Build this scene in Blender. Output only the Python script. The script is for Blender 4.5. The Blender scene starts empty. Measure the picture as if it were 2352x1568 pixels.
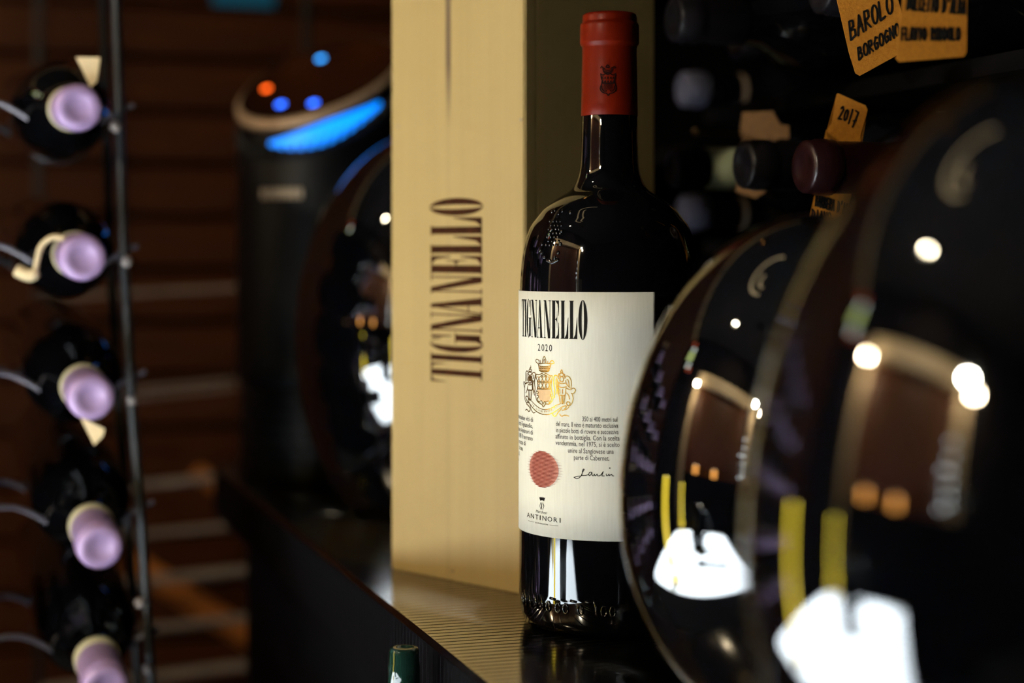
import bpy, bmesh, math, random
from mathutils import Vector, Matrix
from mathutils.geometry import tessellate_polygon
random.seed(7)
C = bpy.context.scene.collection
PI = math.pi
# ------------------------------------------------------------------ frame of reference
# world: X across the aisle (counter on +X), Y along the counter, Z up, floor at 0, counter top at TOP
F, CX, HY, CAMH, YAW, TOP = 4000.0, 1176.0, 580.0, 0.2187, math.radians(17.83), 0.90
CT, ST = math.cos(YAW), math.sin(YAW)
def W(x, d, z):                      # sideways, depth, height over the counter -> world
    return Vector((x*CT + d*ST, -x*ST + d*CT, TOP + z))
def at(px, py, D):                   # pixel at depth D -> world
    return W((px-CX)/F*D, D, CAMH-(py-HY)/F*D)
CAM = Vector((0, 0, TOP+CAMH))
def ray(px, py):
    return (at(px, py, 1.0)-CAM)
# ------------------------------------------------------------------ camera
cam = bpy.data.cameras.new('camera'); camo = bpy.data.objects.new('camera', cam); C.objects.link(camo)
camo.location = CAM; camo.rotation_euler = (PI/2, 0, -YAW)
cam.sensor_width = 36; cam.lens = F/2352*36
cam.shift_y = -(784-HY)/2352
cam.clip_start = 0.01
cam.dof.use_dof = True; cam.dof.focus_distance = 1.0; cam.dof.aperture_fstop = 3.1
bpy.context.scene.camera = camo
# ------------------------------------------------------------------ world and exposure
S = bpy.context.scene
S.view_settings.view_transform = 'Standard'; S.view_settings.look = 'None'
S.view_settings.gamma = 1; S.view_settings.use_curve_mapping = False
S.view_settings.exposure = 0.0
wd = bpy.data.worlds.new('night'); S.world = wd; wd.use_nodes = True
wd.node_tree.nodes['Background'].inputs[0].default_value = (0.5, 0.55, 0.7, 1)
wd.node_tree.nodes['Background'].inputs[1].default_value = 0.001
# ------------------------------------------------------------------ lamps (fixtures are built further down around these)
KEY_POS = Vector((-1.46, -0.12, 1.97)); KEY_AIM = Vector((0.37, 1.0, 1.02))
DOORL_POS = Vector((-1.62, 1.45, 1.93))
DOORR_POS = Vector((-1.62, -0.30, 1.95))
TABLE_POS = Vector((-1.17, 1.04, 2.62)); TABLE_AIM = Vector((-0.5, 0.82, 0.75))
WALL_POS = Vector((0.28, 2.02, 2.62)); WALL_AIM = Vector((0.22, 2.5, 0.8))
def spot(name, pos, aim, power, size, blend, col, rad=0.03):
    l = bpy.data.lights.new(name, 'SPOT'); l.energy = power; l.spot_size = math.radians(size); l.spot_blend = blend
    l.color = col; l.shadow_soft_size = rad
    o = bpy.data.objects.new(name, l); C.objects.link(o); o.location = pos
    o.rotation_euler = (aim-pos).to_track_quat('-Z', 'Y').to_euler(); return o
def point(name, pos, power, col, rad=0.03):
    l = bpy.data.lights.new(name, 'POINT'); l.energy = power; l.color = col; l.shadow_soft_size = rad
    o = bpy.data.objects.new(name, l); C.objects.link(o); o.location = pos; return o
WARM = (1.0, 0.86, 0.62)
L_key = spot('key_light', KEY_POS, KEY_AIM, 68, 44, 0.7, (1.0, 0.98, 0.80), 0.035)
L_tab = spot('table_light', TABLE_POS, TABLE_AIM, 4300, 32, 0.3, (0.82, 0.95, 1.06), 0.03)
L_dl = point('door_light', DOORL_POS, 30, (1.0, 0.78, 0.5), 0.03)
L_dr = point('door_light', DOORR_POS, 30, (1.0, 0.78, 0.5), 0.03)
DOOR_POS = Vector((-1.05, 0.45, 2.66)); DOOR_AIM = Vector((-1.85, 0.62, 1.95))
L_door = spot('added_door_fill', DOOR_POS, DOOR_AIM, 110, 100, 0.8, (1.0, 0.82, 0.55), 0.02)  # extra spotlight added to brighten the beige door head
UP_POS = Vector((0.35, 2.44, 1.95)); UP_AIM = Vector((0.35, 2.62, 2.75))
L_up = spot('added_uplight', UP_POS, UP_AIM, 9, 150, 1.0, (1.0, 0.66, 0.32), 0.02)  # added lamp out of view, brightens only the upper boards
L_wall = spot('wall_light', WALL_POS, WALL_AIM, 1.3, 80, 1.0, (1.0, 0.6, 0.25), 0.04)

# ================================================================== materials
def mat(name, col, rough=0.5, metal=0.0, ior=1.5, emit=None, estr=0.0, noise=None, bump=0.0, bscale=200.0, coat=0.0, spec=None):
    m = bpy.data.materials.new(name); m.use_nodes = True
    n = m.node_tree.nodes; l = m.node_tree.links; b = n['Principled BSDF']
    b.inputs['Base Color'].default_value = (*col, 1); b.inputs['Roughness'].default_value = rough
    b.inputs['Metallic'].default_value = metal; b.inputs['IOR'].default_value = ior
    if coat: b.inputs['Coat Weight'].default_value = coat; b.inputs['Coat Roughness'].default_value = 0.03
    if spec is not None: b.inputs['Specular IOR Level'].default_value = spec
    if emit: b.inputs['Emission Color'].default_value = (*emit, 1); b.inputs['Emission Strength'].default_value = estr
    tc = n.new('ShaderNodeTexCoord')
    if noise:                        # (amount, scale xyz)
        mp = n.new('ShaderNodeMapping'); mp.inputs['Scale'].default_value = noise[1]
        l.new(tc.outputs['Object'], mp.inputs[0])
        t = n.new('ShaderNodeTexNoise'); t.inputs['Scale'].default_value = 1; t.inputs['Detail'].default_value = 4
        l.new(mp.outputs[0], t.inputs['Vector'])
        r = n.new('ShaderNodeMapRange'); r.inputs[1].default_value = 0.3; r.inputs[2].default_value = 0.7
        r.inputs[3].default_value = 1-noise[0]; r.inputs[4].default_value = 1+noise[0]*0.6
        l.new(t.outputs[0], r.inputs[0])
        x = n.new('ShaderNodeMix'); x.data_type = 'RGBA'; x.blend_type = 'MULTIPLY'; x.inputs[0].default_value = 1
        x.inputs[6].default_value = (*col, 1); l.new(r.outputs[0], x.inputs[7]); l.new(x.outputs[2], b.inputs['Base Color'])
    if bump:
        t2 = n.new('ShaderNodeTexNoise'); t2.inputs['Scale'].default_value = bscale; l.new(tc.outputs['Object'], t2.inputs['Vector'])
        bp = n.new('ShaderNodeBump'); bp.inputs['Strength'].default_value = bump; bp.inputs['Distance'].default_value = 0.001
        l.new(t2.outputs[0], bp.inputs['Height']); l.new(bp.outputs[0], b.inputs['Normal'])
    return m
M = {}
M['glass'] = mat('black_wine_glass', (0.001, 0.001, 0.0013), 0.03, ior=1.5)
M['egg'] = mat('black_mirror_glass', (0.0008, 0.0009, 0.0014), 0.025, ior=1.95)
M['counter'] = mat('dark_polished_metal', (0.30, 0.28, 0.26), 0.13, metal=1.0, noise=(0.1, (6, 60, 60)))
M['fascia'] = mat('black_satin_laminate', (0.0012, 0.001, 0.0015), 0.5, spec=0.05, bump=0.1, bscale=300)
M['capsule'] = mat('red_capsule_foil', (0.082, 0.0048, 0.0007), 0.36, metal=0.0, spec=0.07, noise=(0.15, (60, 60, 60)), bump=0.05, bscale=900)
M['paper'] = mat('label_paper', (0.77, 0.80, 0.78), 0.75, noise=(0.04, (900, 900, 60)), bump=0.05, bscale=1500)
M['ink'] = mat('black_ink', (0.008, 0.007, 0.006), 0.8, spec=0.04, noise=(0.2, (300, 300, 300)))
M['gold'] = mat('gold_foil', (0.86, 0.56, 0.17), 0.27, metal=1.0, noise=(0.1, (500, 500, 500)))
M['goldfill'] = mat('pale_gold_print', (0.72, 0.50, 0.30), 0.45, metal=0.4, noise=(0.1, (500, 500, 500)))
M['redink'] = mat('red_brown_ink', (0.15, 0.028, 0.018), 0.8, spec=0.04, noise=(0.2, (400, 400, 400)))
M['pinkink'] = mat('pink_print', (0.52, 0.24, 0.19), 0.8, spec=0.04, noise=(0.1, (400, 400, 400)))
M['darkprint'] = mat('dark_capsule_print', (0.008, 0.002, 0.0015), 0.6, spec=0.03, noise=(0.2, (400, 400, 400)))
M['brand'] = mat('burnt_brand', (0.026, 0.008, 0.003), 0.9, spec=0.04, noise=(0.5, (150, 150, 150)))
M['nail'] = mat('dull_nail', (0.25, 0.2, 0.14), 0.45, metal=0.9, noise=(0.2, (900, 900, 900)))
M['steelwire'] = mat('dark_steel_wire', (0.07, 0.062, 0.075), 0.4, metal=0.5, noise=(0.2, (40, 40, 40)))
M['bar'] = mat('grey_steel_bar', (0.20, 0.165, 0.15), 0.5, metal=0.2, noise=(0.2, (30, 30, 30)))
M['lavender'] = mat('lavender_foil', (0.34, 0.225, 0.43), 0.38, metal=0.1, noise=(0.12, (80, 80, 80)), bump=0.15, bscale=400)
M['creamband'] = mat('cream_foil_band', (0.62, 0.58, 0.38), 0.5, noise=(0.1, (80, 80, 80)))
M['kraft'] = mat('kraft_card', (0.33, 0.125, 0.013), 0.9, spec=0.1, noise=(0.16, (500, 500, 500)), bump=0.2, bscale=1200)
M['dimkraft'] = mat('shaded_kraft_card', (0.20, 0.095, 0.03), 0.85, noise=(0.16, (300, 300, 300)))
M['palecard'] = mat('pale_card', (0.72, 0.58, 0.36), 0.85, noise=(0.1, (300, 300, 300)))
M['burgundy'] = mat('burgundy_capsule', (0.012, 0.0012, 0.002), 0.36, metal=0.2, noise=(0.2, (120, 120, 120)), bump=0.15, bscale=500)
M['blackcap'] = mat('black_capsule', (0.005, 0.004, 0.005), 0.4, spec=0.2, noise=(0.2, (120, 120, 120)), bump=0.2, bscale=300)
M['whitecap'] = mat('pale_blue_capsule', (0.035, 0.035, 0.058), 0.7, noise=(0.1, (60, 60, 60)))
M['tanlabel'] = mat('tan_label', (0.13, 0.09, 0.06), 0.7, noise=(0.2, (90, 90, 90)))
M['creamlabel'] = mat('cream_label', (0.42, 0.44, 0.26), 0.7, noise=(0.15, (90, 90, 90)))
M['speaker'] = mat('black_plastic', (0.002, 0.002, 0.0028), 0.42, ior=1.3, noise=(0.2, (50, 50, 50)), bump=0.1, bscale=600)
M['speakertop'] = mat('black_touch_panel', (0.001, 0.001, 0.001), 0.15, ior=1.35, noise=(0.2, (50, 50, 50)))
M['rim'] = mat('bronze_rim', (0.52, 0.36, 0.24), 0.5, metal=0.6, noise=(0.1, (50, 50, 50)))
M['badge'] = mat('beige_badge', (0.80, 0.66, 0.52), 0.5, metal=0.0, noise=(0.2, (300, 300, 300)))
M['ledblue'] = mat('blue_led', (0.02, 0.1, 0.5), 0.4, emit=(0.02, 0.13, 1.0), estr=6, noise=(0.05, (50, 50, 50)))
M['ledcyan'] = mat('blue_white_led', (0.02, 0.2, 0.5), 0.4, emit=(0.03, 0.34, 1.0), estr=5.0, noise=(0.05, (50, 50, 50)))
M['ledorange'] = mat('orange_led', (0.5, 0.1, 0.02), 0.4, emit=(1.0, 0.11, 0.008), estr=5.0, noise=(0.05, (50, 50, 50)))
M['ringblue'] = mat('blue_light_ring', (0.02, 0.1, 0.5), 0.4, emit=(0.0, 0.24, 1.0), estr=1.9, noise=(0.05, (50, 50, 50)))
M['wall'] = mat('dark_plaster', (0.010, 0.008, 0.009), 0.85, spec=0.15, noise=(0.3, (3, 3, 3)), bump=0.2, bscale=60)
M['ceil'] = mat('black_ceiling_paint', (0.010, 0.010, 0.014), 0.8, noise=(0.2, (3, 3, 3)), bump=0.1, bscale=60)
M['floor'] = mat('dark_stone_floor', (0.07, 0.09, 0.125), 0.45, noise=(0.4, (4, 4, 4)), bump=0.1, bscale=30)
M['plank'] = mat('stained_pine_board', (0.066, 0.017, 0.0022), 0.75, spec=0.2, noise=(0.45, (3, 60, 60)), bump=0.2, bscale=60)
M['door'] = mat('brown_door_wood', (0.11, 0.034, 0.009), 0.5, noise=(0.35, (60, 60, 3)), bump=0.1, bscale=60)
M['doorframe'] = mat('beige_frame_paint', (0.75, 0.60, 0.38), 0.6, noise=(0.1, (8, 8, 8)))
M['cloth'] = mat('white_tablecloth', (0.82, 0.81, 0.79), 0.85, noise=(0.03, (200, 200, 200)), bump=0.1, bscale=900)
M['darkwood'] = mat('black_stained_wood', (0.0025, 0.002, 0.002), 0.95, spec=0.03, noise=(0.3, (20, 20, 60)), bump=0.1, bscale=90)
M['black'] = mat('black_metal', (0.010, 0.010, 0.012), 0.5, metal=0.4, noise=(0.2, (40, 40, 40)))
M['bulb'] = mat('lit_bulb', (1, 0.9, 0.7), 0.4, emit=(1.0, 0.82, 0.52), estr=420, noise=(0.02, (40, 40, 40)))
M['bulbw'] = mat('lit_white_bulb', (1, 0.95, 0.8), 0.4, emit=(1.0, 0.86, 0.58), estr=420, noise=(0.02, (40, 40, 40)))
M['yellow'] = mat('lit_yellow_acrylic', (0.7, 0.55, 0.05), 0.3, emit=(1.0, 0.74, 0.05), estr=13, noise=(0.05, (30, 30, 30)))
M['yellowmetal'] = mat('yellow_lacquer', (0.70, 0.50, 0.03), 0.35, noise=(0.05, (30, 30, 30)))
M['amber'] = mat('lit_amber_glass', (0.7, 0.3, 0.05), 0.3, emit=(1.0, 0.42, 0.09), estr=14, noise=(0.05, (30, 30, 30)))
M['flame'] = mat('candle_glow', (1, 0.8, 0.5), 0.3, emit=(1.0, 0.72, 0.42), estr=70, noise=(0.05, (30, 30, 30)))
M['crystal'] = mat('clear_glass', (0.9, 0.95, 0.95), 0.03, ior=1.5, noise=(0.02, (30, 30, 30)))
M['crystal'].node_tree.nodes['Principled BSDF'].inputs['Transmission Weight'].default_value = 0.9
M['greenglass'] = mat('dark_green_glass', (0.006, 0.022, 0.016), 0.06, noise=(0.2, (30, 30, 30)))
M['brass'] = mat('brass_screw', (0.8, 0.6, 0.32), 0.3, metal=0.9, noise=(0.1, (300, 300, 300)))
M['litgreen'] = mat('backlit_green_glass', (0.5, 0.6, 0.2), 0.3, emit=(0.75, 0.9, 0.32), estr=5, noise=(0.1, (60, 60, 60)))
M['litred'] = mat('backlit_red_glass', (0.5, 0.1, 0.05), 0.3, emit=(0.9, 0.16, 0.07), estr=2.5, noise=(0.1, (60, 60, 60)))
M['litwhite'] = mat('backlit_white_glass', (0.8, 0.85, 0.8), 0.3, emit=(0.85, 0.95, 0.85), estr=6, noise=(0.1, (60, 60, 60)))
M['band'] = mat('warm_light_band', (0.6, 0.5, 0.3), 0.5, emit=(1.0, 0.74, 0.40), estr=1.6, noise=(0.05, (20, 20, 20)))
M['bead'] = mat('sparkle_glow', (0.9, 0.95, 0.95), 0.2, emit=(0.86, 0.95, 1.0), estr=16, noise=(0.05, (20, 20, 20)))
M['yellowdim'] = mat('glowing_yellow_foot', (0.7, 0.5, 0.03), 0.3, emit=(1.0, 0.72, 0.05), estr=6, noise=(0.05, (30, 30, 30)))
M['brace'] = mat('amber_glow_batten', (0.42, 0.14, 0.018), 0.7, noise=(0.3, (20, 20, 20)), bump=0.1, bscale=60)  # batten colour lifted to carry the amber glow low on the wall
M['teal'] = mat('teal_light_panel', (0.01, 0.06, 0.08), 0.4, emit=(0.02, 0.3, 0.5), estr=0.12, noise=(0.1, (60, 60, 60)))

def wood_box_mat():
    m = bpy.data.materials.new('pale_pine_wood'); m.use_nodes = True
    n = m.node_tree.nodes; l = m.node_tree.links; b = n['Principled BSDF']
    b.inputs['Roughness'].default_value = 0.62
    tc = n.new('ShaderNodeTexCoord')
    def noise(scale, detail=3):
        mp = n.new('ShaderNodeMapping'); mp.inputs['Scale'].default_value = scale; l.new(tc.outputs['Object'], mp.inputs[0])
        t = n.new('ShaderNodeTexNoise'); t.inputs['Scale'].default_value = 1; t.inputs['Detail'].default_value = detail
        l.new(mp.outputs[0], t.inputs['Vector']); return t.outputs[0]
    fine, broad, fig = noise((420, 420, 5), 5), noise((45, 45, 2.2), 3), noise((13, 13, 1.6), 2)
    def ramp(src, a, ca, bb, cb):
        r = n.new('ShaderNodeValToRGB'); r.color_ramp.elements[0].position = a; r.color_ramp.elements[0].color = (*ca, 1)
        r.color_ramp.elements[1].position = bb; r.color_ramp.elements[1].color = (*cb, 1); l.new(src, r.inputs[0]); return r.outputs[0]
    def mul(a, c, f=1.0):
        x = n.new('ShaderNodeMix'); x.data_type = 'RGBA'; x.blend_type = 'MULTIPLY'; x.inputs[0].default_value = f
        l.new(a, x.inputs[6]); l.new(c, x.inputs[7]); return x.outputs[2]
    base = ramp(fig, 0.3, (0.238, 0.158, 0.050), 0.7, (0.275, 0.187, 0.062))
    c1 = mul(base, ramp(broad, 0.25, (0.92, 0.91, 0.87), 0.7, (1, 1, 1)))
    c2 = mul(c1, ramp(fine, 0.25, (0.92, 0.91, 0.88), 0.7, (1, 1, 1)))
    # one long dark pith streak in the upper part of the lid board (object u = x, height = z)
    sx = n.new('ShaderNodeSeparateXYZ'); l.new(tc.outputs['Object'], sx.inputs[0])
    def mth(op, a, bv=None):
        q = n.new('ShaderNodeMath'); q.operation = op
        if hasattr(a, 'links'): l.new(a, q.inputs[0])
        else: q.inputs[0].default_value = a
        if bv is not None:
            if hasattr(bv, 'links'): l.new(bv, q.inputs[1])
            else: q.inputs[1].default_value = bv
        return q.outputs[0]
    wob = mth('MULTIPLY', mth('SUBTRACT', broad, 0.5), 0.004)
    du = mth('ABSOLUTE', mth('ADD', mth('SUBTRACT', sx.outputs[0], 0.0722), wob))
    core = n.new('ShaderNodeMapRange'); core.inputs[1].default_value = 0.0036; core.inputs[2].default_value = 0.0012
    core.inputs[3].default_value = 0; core.inputs[4].default_value = 1; l.new(du, core.inputs[0])
    hz = n.new('ShaderNodeMapRange'); hz.inputs[1].default_value = 0.30; hz.inputs[2].default_value = 0.345
    hz.inputs[3].default_value = 0.10; hz.inputs[4].default_value = 1.0; l.new(sx.outputs[2], hz.inputs[0])
    x = n.new('ShaderNodeMix'); x.data_type = 'RGBA'; l.new(mth('MULTIPLY', core.outputs[0], hz.outputs[0]), x.inputs[0])
    l.new(c2, x.inputs[6]); x.inputs[7].default_value = (0.06, 0.033, 0.010, 1)
    l.new(x.outputs[2], b.inputs['Base Color'])
    bp = n.new('ShaderNodeBump'); bp.inputs['Strength'].default_value = 0.12; bp.inputs['Distance'].default_value = 0.001
    l.new(fine, bp.inputs['Height']); l.new(bp.outputs[0], b.inputs['Normal'])
    return m
M['boxwood'] = wood_box_mat()

# ================================================================== mesh helpers
def link(name, me, m=None, parent=None, smooth=False):
    o = bpy.data.objects.new(name, me); C.objects.link(o)
    if m is not None: me.materials.append(M[m] if isinstance(m, str) else m)
    if parent is not None: o.parent = parent
    if smooth:
        for p in me.polygons: p.use_smooth = True
    return o
def from_bm(name, bm, m, parent=None, smooth=False):
    bmesh.ops.recalc_face_normals(bm, faces=bm.faces)
    me = bpy.data.meshes.new(name); bm.to_mesh(me); bm.free()
    return link(name, me, m, parent, smooth)
def lathe(profile, seg=48, bm=None, mtx=None):
    bm = bm or bmesh.new(); rings = []
    mtx = mtx or Matrix()
    for r, z in profile:
        if r < 1e-6: rings.append([bm.verts.new(mtx @ Vector((0, 0, z)))])
        else: rings.append([bm.verts.new(mtx @ Vector((r*math.cos(2*PI*i/seg), r*math.sin(2*PI*i/seg), z))) for i in range(seg)])
    for a, b in zip(rings, rings[1:]):
        for i in range(seg):
            j = (i+1) % seg
            if len(a) == 1 and len(b) == 1: continue
            if len(a) == 1: bm.faces.new((a[0], b[j], b[i]))
            elif len(b) == 1: bm.faces.new((a[i], a[j], b[0]))
            else: bm.faces.new((a[i], a[j], b[j], b[i]))
    return bm
def box(bm, lo, hi, mtx=None):
    vs = [Vector((x, y, z)) for x in (lo[0], hi[0]) for y in (lo[1], hi[1]) for z in (lo[2], hi[2])]
    vs = [bm.verts.new(mtx @ v if mtx else v) for v in vs]
    for f in ((0, 1, 3, 2), (4, 6, 7, 5), (0, 4, 5, 1), (2, 3, 7, 6), (0, 2, 6, 4), (1, 5, 7, 3)):
        bm.faces.new([vs[i] for i in f])
    return vs
def boxobj(name, lo, hi, m, parent=None, bev=0.0, mtx=None):
    bm = bmesh.new(); box(bm, lo, hi, mtx)
    if bev: bmesh.ops.bevel(bm, geom=list(bm.edges), offset=bev, segments=2, affect='EDGES')
    return from_bm(name, bm, m, parent)
def tube(bm, pts, r, seg=8, closed=False):
    pts = [Vector(p) for p in pts]; n = len(pts); rings = []
    up = None
    for i, p in enumerate(pts):
        a = pts[max(i-1, 0)]; b = pts[min(i+1, n-1)]
        t = (b-a).normalized()
        if up is None:
            up = Vector((0, 0, 1)) if abs(t.z) < 0.9 else Vector((1, 0, 0))
        s = t.cross(up).normalized(); u = s.cross(t).normalized(); up = u
        rr = r[i] if isinstance(r, (list, tuple)) else r
        rings.append([bm.verts.new(p + s*rr*math.cos(2*PI*k/seg) + u*rr*math.sin(2*PI*k/seg)) for k in range(seg)])
    for a, b in zip(rings, rings[1:]):
        for k in range(seg):
            bm.faces.new((a[k], a[(k+1) % seg], b[(k+1) % seg], b[k]))
    bm.faces.new(rings[0][::-1]); bm.faces.new(rings[-1])
    return bm
def empty(name, loc, rot=None):
    o = bpy.data.objects.new(name, None); C.objects.link(o); o.location = loc; o.empty_display_size = 0.02
    if rot is not None: o.rotation_euler = rot
    return o
def tag(o, label=None, cat=None, group=None, kind=None):
    if label: o['label'] = label
    if cat: o['category'] = cat
    if group: o['group'] = group
    if kind: o['kind'] = kind
    return o
def copy_thing(src, label=None, group=None):
    r = src.copy(); C.objects.link(r)
    for ch in src.children:
        c = ch.copy(); C.objects.link(c); c.parent = r
        for g in ch.children:
            d = g.copy(); C.objects.link(d); d.parent = c
    if label: r['label'] = label
    if group: r['group'] = group
    return r

# ------------------------------------------------------------------ flat print: 2-D shapes laid on a surface
class Print:
    def __init__(self): self.v = []; self.f = []
    def poly(self, pts):
        pts = [tuple(p) for p in pts]
        tr = tessellate_polygon([[Vector((p[0], p[1], 0)) for p in pts]])
        k = len(self.v); self.v += pts
        self.f += [tuple(k+i for i in t) for t in tr]
    def stroke(self, pts, w, cap=True):
        pts = [Vector(p) for p in pts]
        for a, b in zip(pts, pts[1:]):
            d = b-a
            if d.length < 1e-9: continue
            n = Vector((-d.y, d.x)).normalized()*w/2
            k = len(self.v); self.v += [tuple(a+n), tuple(a-n), tuple(b-n), tuple(b+n)]
            self.f += [(k, k+1, k+2), (k, k+2, k+3)]
        if cap:
            for p in pts: self.dot(p, w/2, 6)
    def dot(self, p, r, n=10, ry=None):
        k = len(self.v); ry = ry or r
        self.v += [(p[0]+r*math.cos(2*PI*i/n), p[1]+ry*math.sin(2*PI*i/n)) for i in range(n)]
        self.f += [(k, k+i, k+i+1) for i in range(1, n-1)]
    def tris(self, verts, faces):
        k = len(self.v); self.v += verts; self.f += [tuple(k+i for i in f) for f in faces]
    def build(self, name, m, fn, parent, kind=None):
        V_ = list(self.v); out = []; st_ = list(self.f); lim = .0022 if self.v and max(abs(p[0]) for p in self.v) < 1 else 1e9
        while st_:
            a, b, c = st_.pop()
            e = sorted(((abs(V_[i][0]-V_[j][0]), i, j, k) for i, j, k in ((a, b, c), (b, c, a), (c, a, b))), reverse=True)[0]
            if e[0] <= lim: out.append((a, b, c)); continue
            _, i, j, k = e; n = len(V_); V_.append(((V_[i][0]+V_[j][0])/2, (V_[i][1]+V_[j][1])/2)); st_ += [(i, n, k), (n, j, k)]
        me = bpy.data.meshes.new(name); me.from_pydata([fn(*p) for p in V_], [], out)
        return link(name, me, m, parent)
def smooth_pts(pts, n=5):
    P_ = [Vector(p) for p in pts]; out = []
    for i in range(len(P_)-1):
        p0 = P_[max(i-1, 0)]; p1 = P_[i]; p2 = P_[i+1]; p3 = P_[min(i+2, len(P_)-1)]
        for k in range(n):
            t = k/n
            out.append(0.5*((2*p1)+(p2-p0)*t+(2*p0-5*p1+4*p2-p3)*t*t+(3*p1-p0-3*p2+p3)*t**3))
    out.append(P_[-1]); return out
_tc = {}
def text_tris(s):                     # built-in font -> normalised triangles (x 0..1 of its width, y in cap heights)
    if s in _tc: return _tc[s]
    cu = bpy.data.curves.new('txt', 'FONT'); cu.body = s; cu.size = 1; cu.resolution_u = 2
    o = bpy.data.objects.new('txt', cu); C.objects.link(o)
    dg = bpy.context.evaluated_depsgraph_get(); dg.update()
    me = bpy.data.meshes.new_from_object(o.evaluated_get(dg))
    me.calc_loop_triangles()
    v = [(p.co.x, p.co.y) for p in me.vertices]; f = [tuple(t.vertices) for t in me.loop_triangles]
    bpy.data.objects.remove(o); bpy.data.curves.remove(cu); bpy.data.meshes.remove(me)
    x0 = min(p[0] for p in v); x1 = max(p[0] for p in v)
    v = [((p[0]-x0)/(x1-x0), p[1]/0.73) for p in v]
    _tc[s] = (v, f); return _tc[s]
def put_text(pr, s, x0, x1, y0, cap, shear=0.0, y1=None):
    v, f = text_tris(s); y1 = y0 if y1 is None else y1
    pr.tris([(x0+(x1-x0)*a+shear*b*cap, y0+(y1-y0)*a+b*cap) for a, b in v], f)
# tall high-contrast capitals
def ell(cx, cy, rx, ry, n=40, a0=0, a1=2*PI):
    return [(cx+rx*math.cos(a0+(a1-a0)*i/n), cy+ry*math.sin(a0+(a1-a0)*i/n)) for i in range(n+1)]
def crescent(pr, T, cx, cy, rx, ry, ix, left):
    a0, a1 = (PI/2, 1.5*PI) if left else (-PI/2, PI/2)
    o = ell(cx, cy, rx, ry, 28, a0, a1); i = ell(cx, cy, ix, ry*0.985, 28, a1, a0)
    q = o+i
    k = len(o)                         # strip so that the thin ends stay clean
    for j in range(k-1): pr.poly([T(*o[j]), T(*o[j+1]), T(*i[k-2-j]), T(*i[k-1-j])])
def glyph(pr, ch, x0, x1, y0, y1):
    T = lambda a, b: (x0+(x1-x0)*a, y0+(y1-y0)*b)
    R = lambda a, b, c, d: pr.poly([T(a, b), T(c, b), T(c, d), T(a, d)])
    Q = lambda *p: pr.poly([T(*q) for q in p])
    h = 0.022
    if ch == 'T':
        R(.36, 0, .66, 1); R(.2, 0, .82, h); R(0, 1-h, 1, 1)
        Q((0, 1), (.34, 1), (.10, .93), (.03, .70), (0, .70)); Q((1, 1), (.66, 1), (.90, .93), (.97, .70), (1, .70))
    elif ch == 'I':
        R(.25, 0, .78, 1); R(.03, 0, 1, h); R(.03, 1-h, 1, 1)
    elif ch == 'G':
        crescent(pr, T, .45, .5, .45, .52, .14, True)
        pr.stroke([T(*p) for p in ell(.45, .5, .32, .51, 12, PI/2, .2*PI)], (x1-x0)*.05, False)
        Q((.70, .98), (.86, 1), (.86, .58), (.82, .58), (.76, .80))
        R(.58, .03, .90, .50); R(.44, .50, 1.0, .50+h); Q((.45, -.02), (.6, .0), (.9, .12), (.9, .2), (.58, .12))
    elif ch == 'N':
        R(.10, 0, .17, 1); R(0, 0, .30, h); R(.83, 0.0, .90, 1); R(.68, 1-h, 1, 1)
        Q((0, 1), (.34, 1), (.90, .05), (.90, 0), (.60, 0), (.12, .96), (0, 1-h))
    elif ch == 'A':
        Q((.10, 0), (.17, 0), (.50, .90), (.46, 1)); Q((.40, 1), (.60, 1), (.96, 0), (.60, 0))
        R(.18, .25, .74, .25+h); R(0, 0, .30, h); R(.50, 0, 1.02, h)
    elif ch == 'E':
        R(.08, 0, .48, 1); R(0, 0, .98, h); R(0, 1-h, .98, 1)
        Q((.98, 1), (.50, 1), (.80, .90), (.94, .60), (.98, .60)); Q((.98, 0), (.50, 0), (.80, .10), (.94, .42), (.98, .42))
        R(.45, .49, .72, .49+h); Q((.55, .50), (.70, .56), (.74, .72), (.76, .72), (.76, .28), (.74, .28), (.70, .44))
    elif ch == 'L':
        R(.08, 0, .48, 1); R(0, 0, .98, h); R(0, 1-h, .56, 1)
        Q((.98, 0), (.48, 0), (.74, .12), (.96, .56), (1.0, .56))
    elif ch == 'O':
        crescent(pr, T, .5, .5, .5, .52, .13, True); crescent(pr, T, .5, .5, .5, .52, .13, False)
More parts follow.
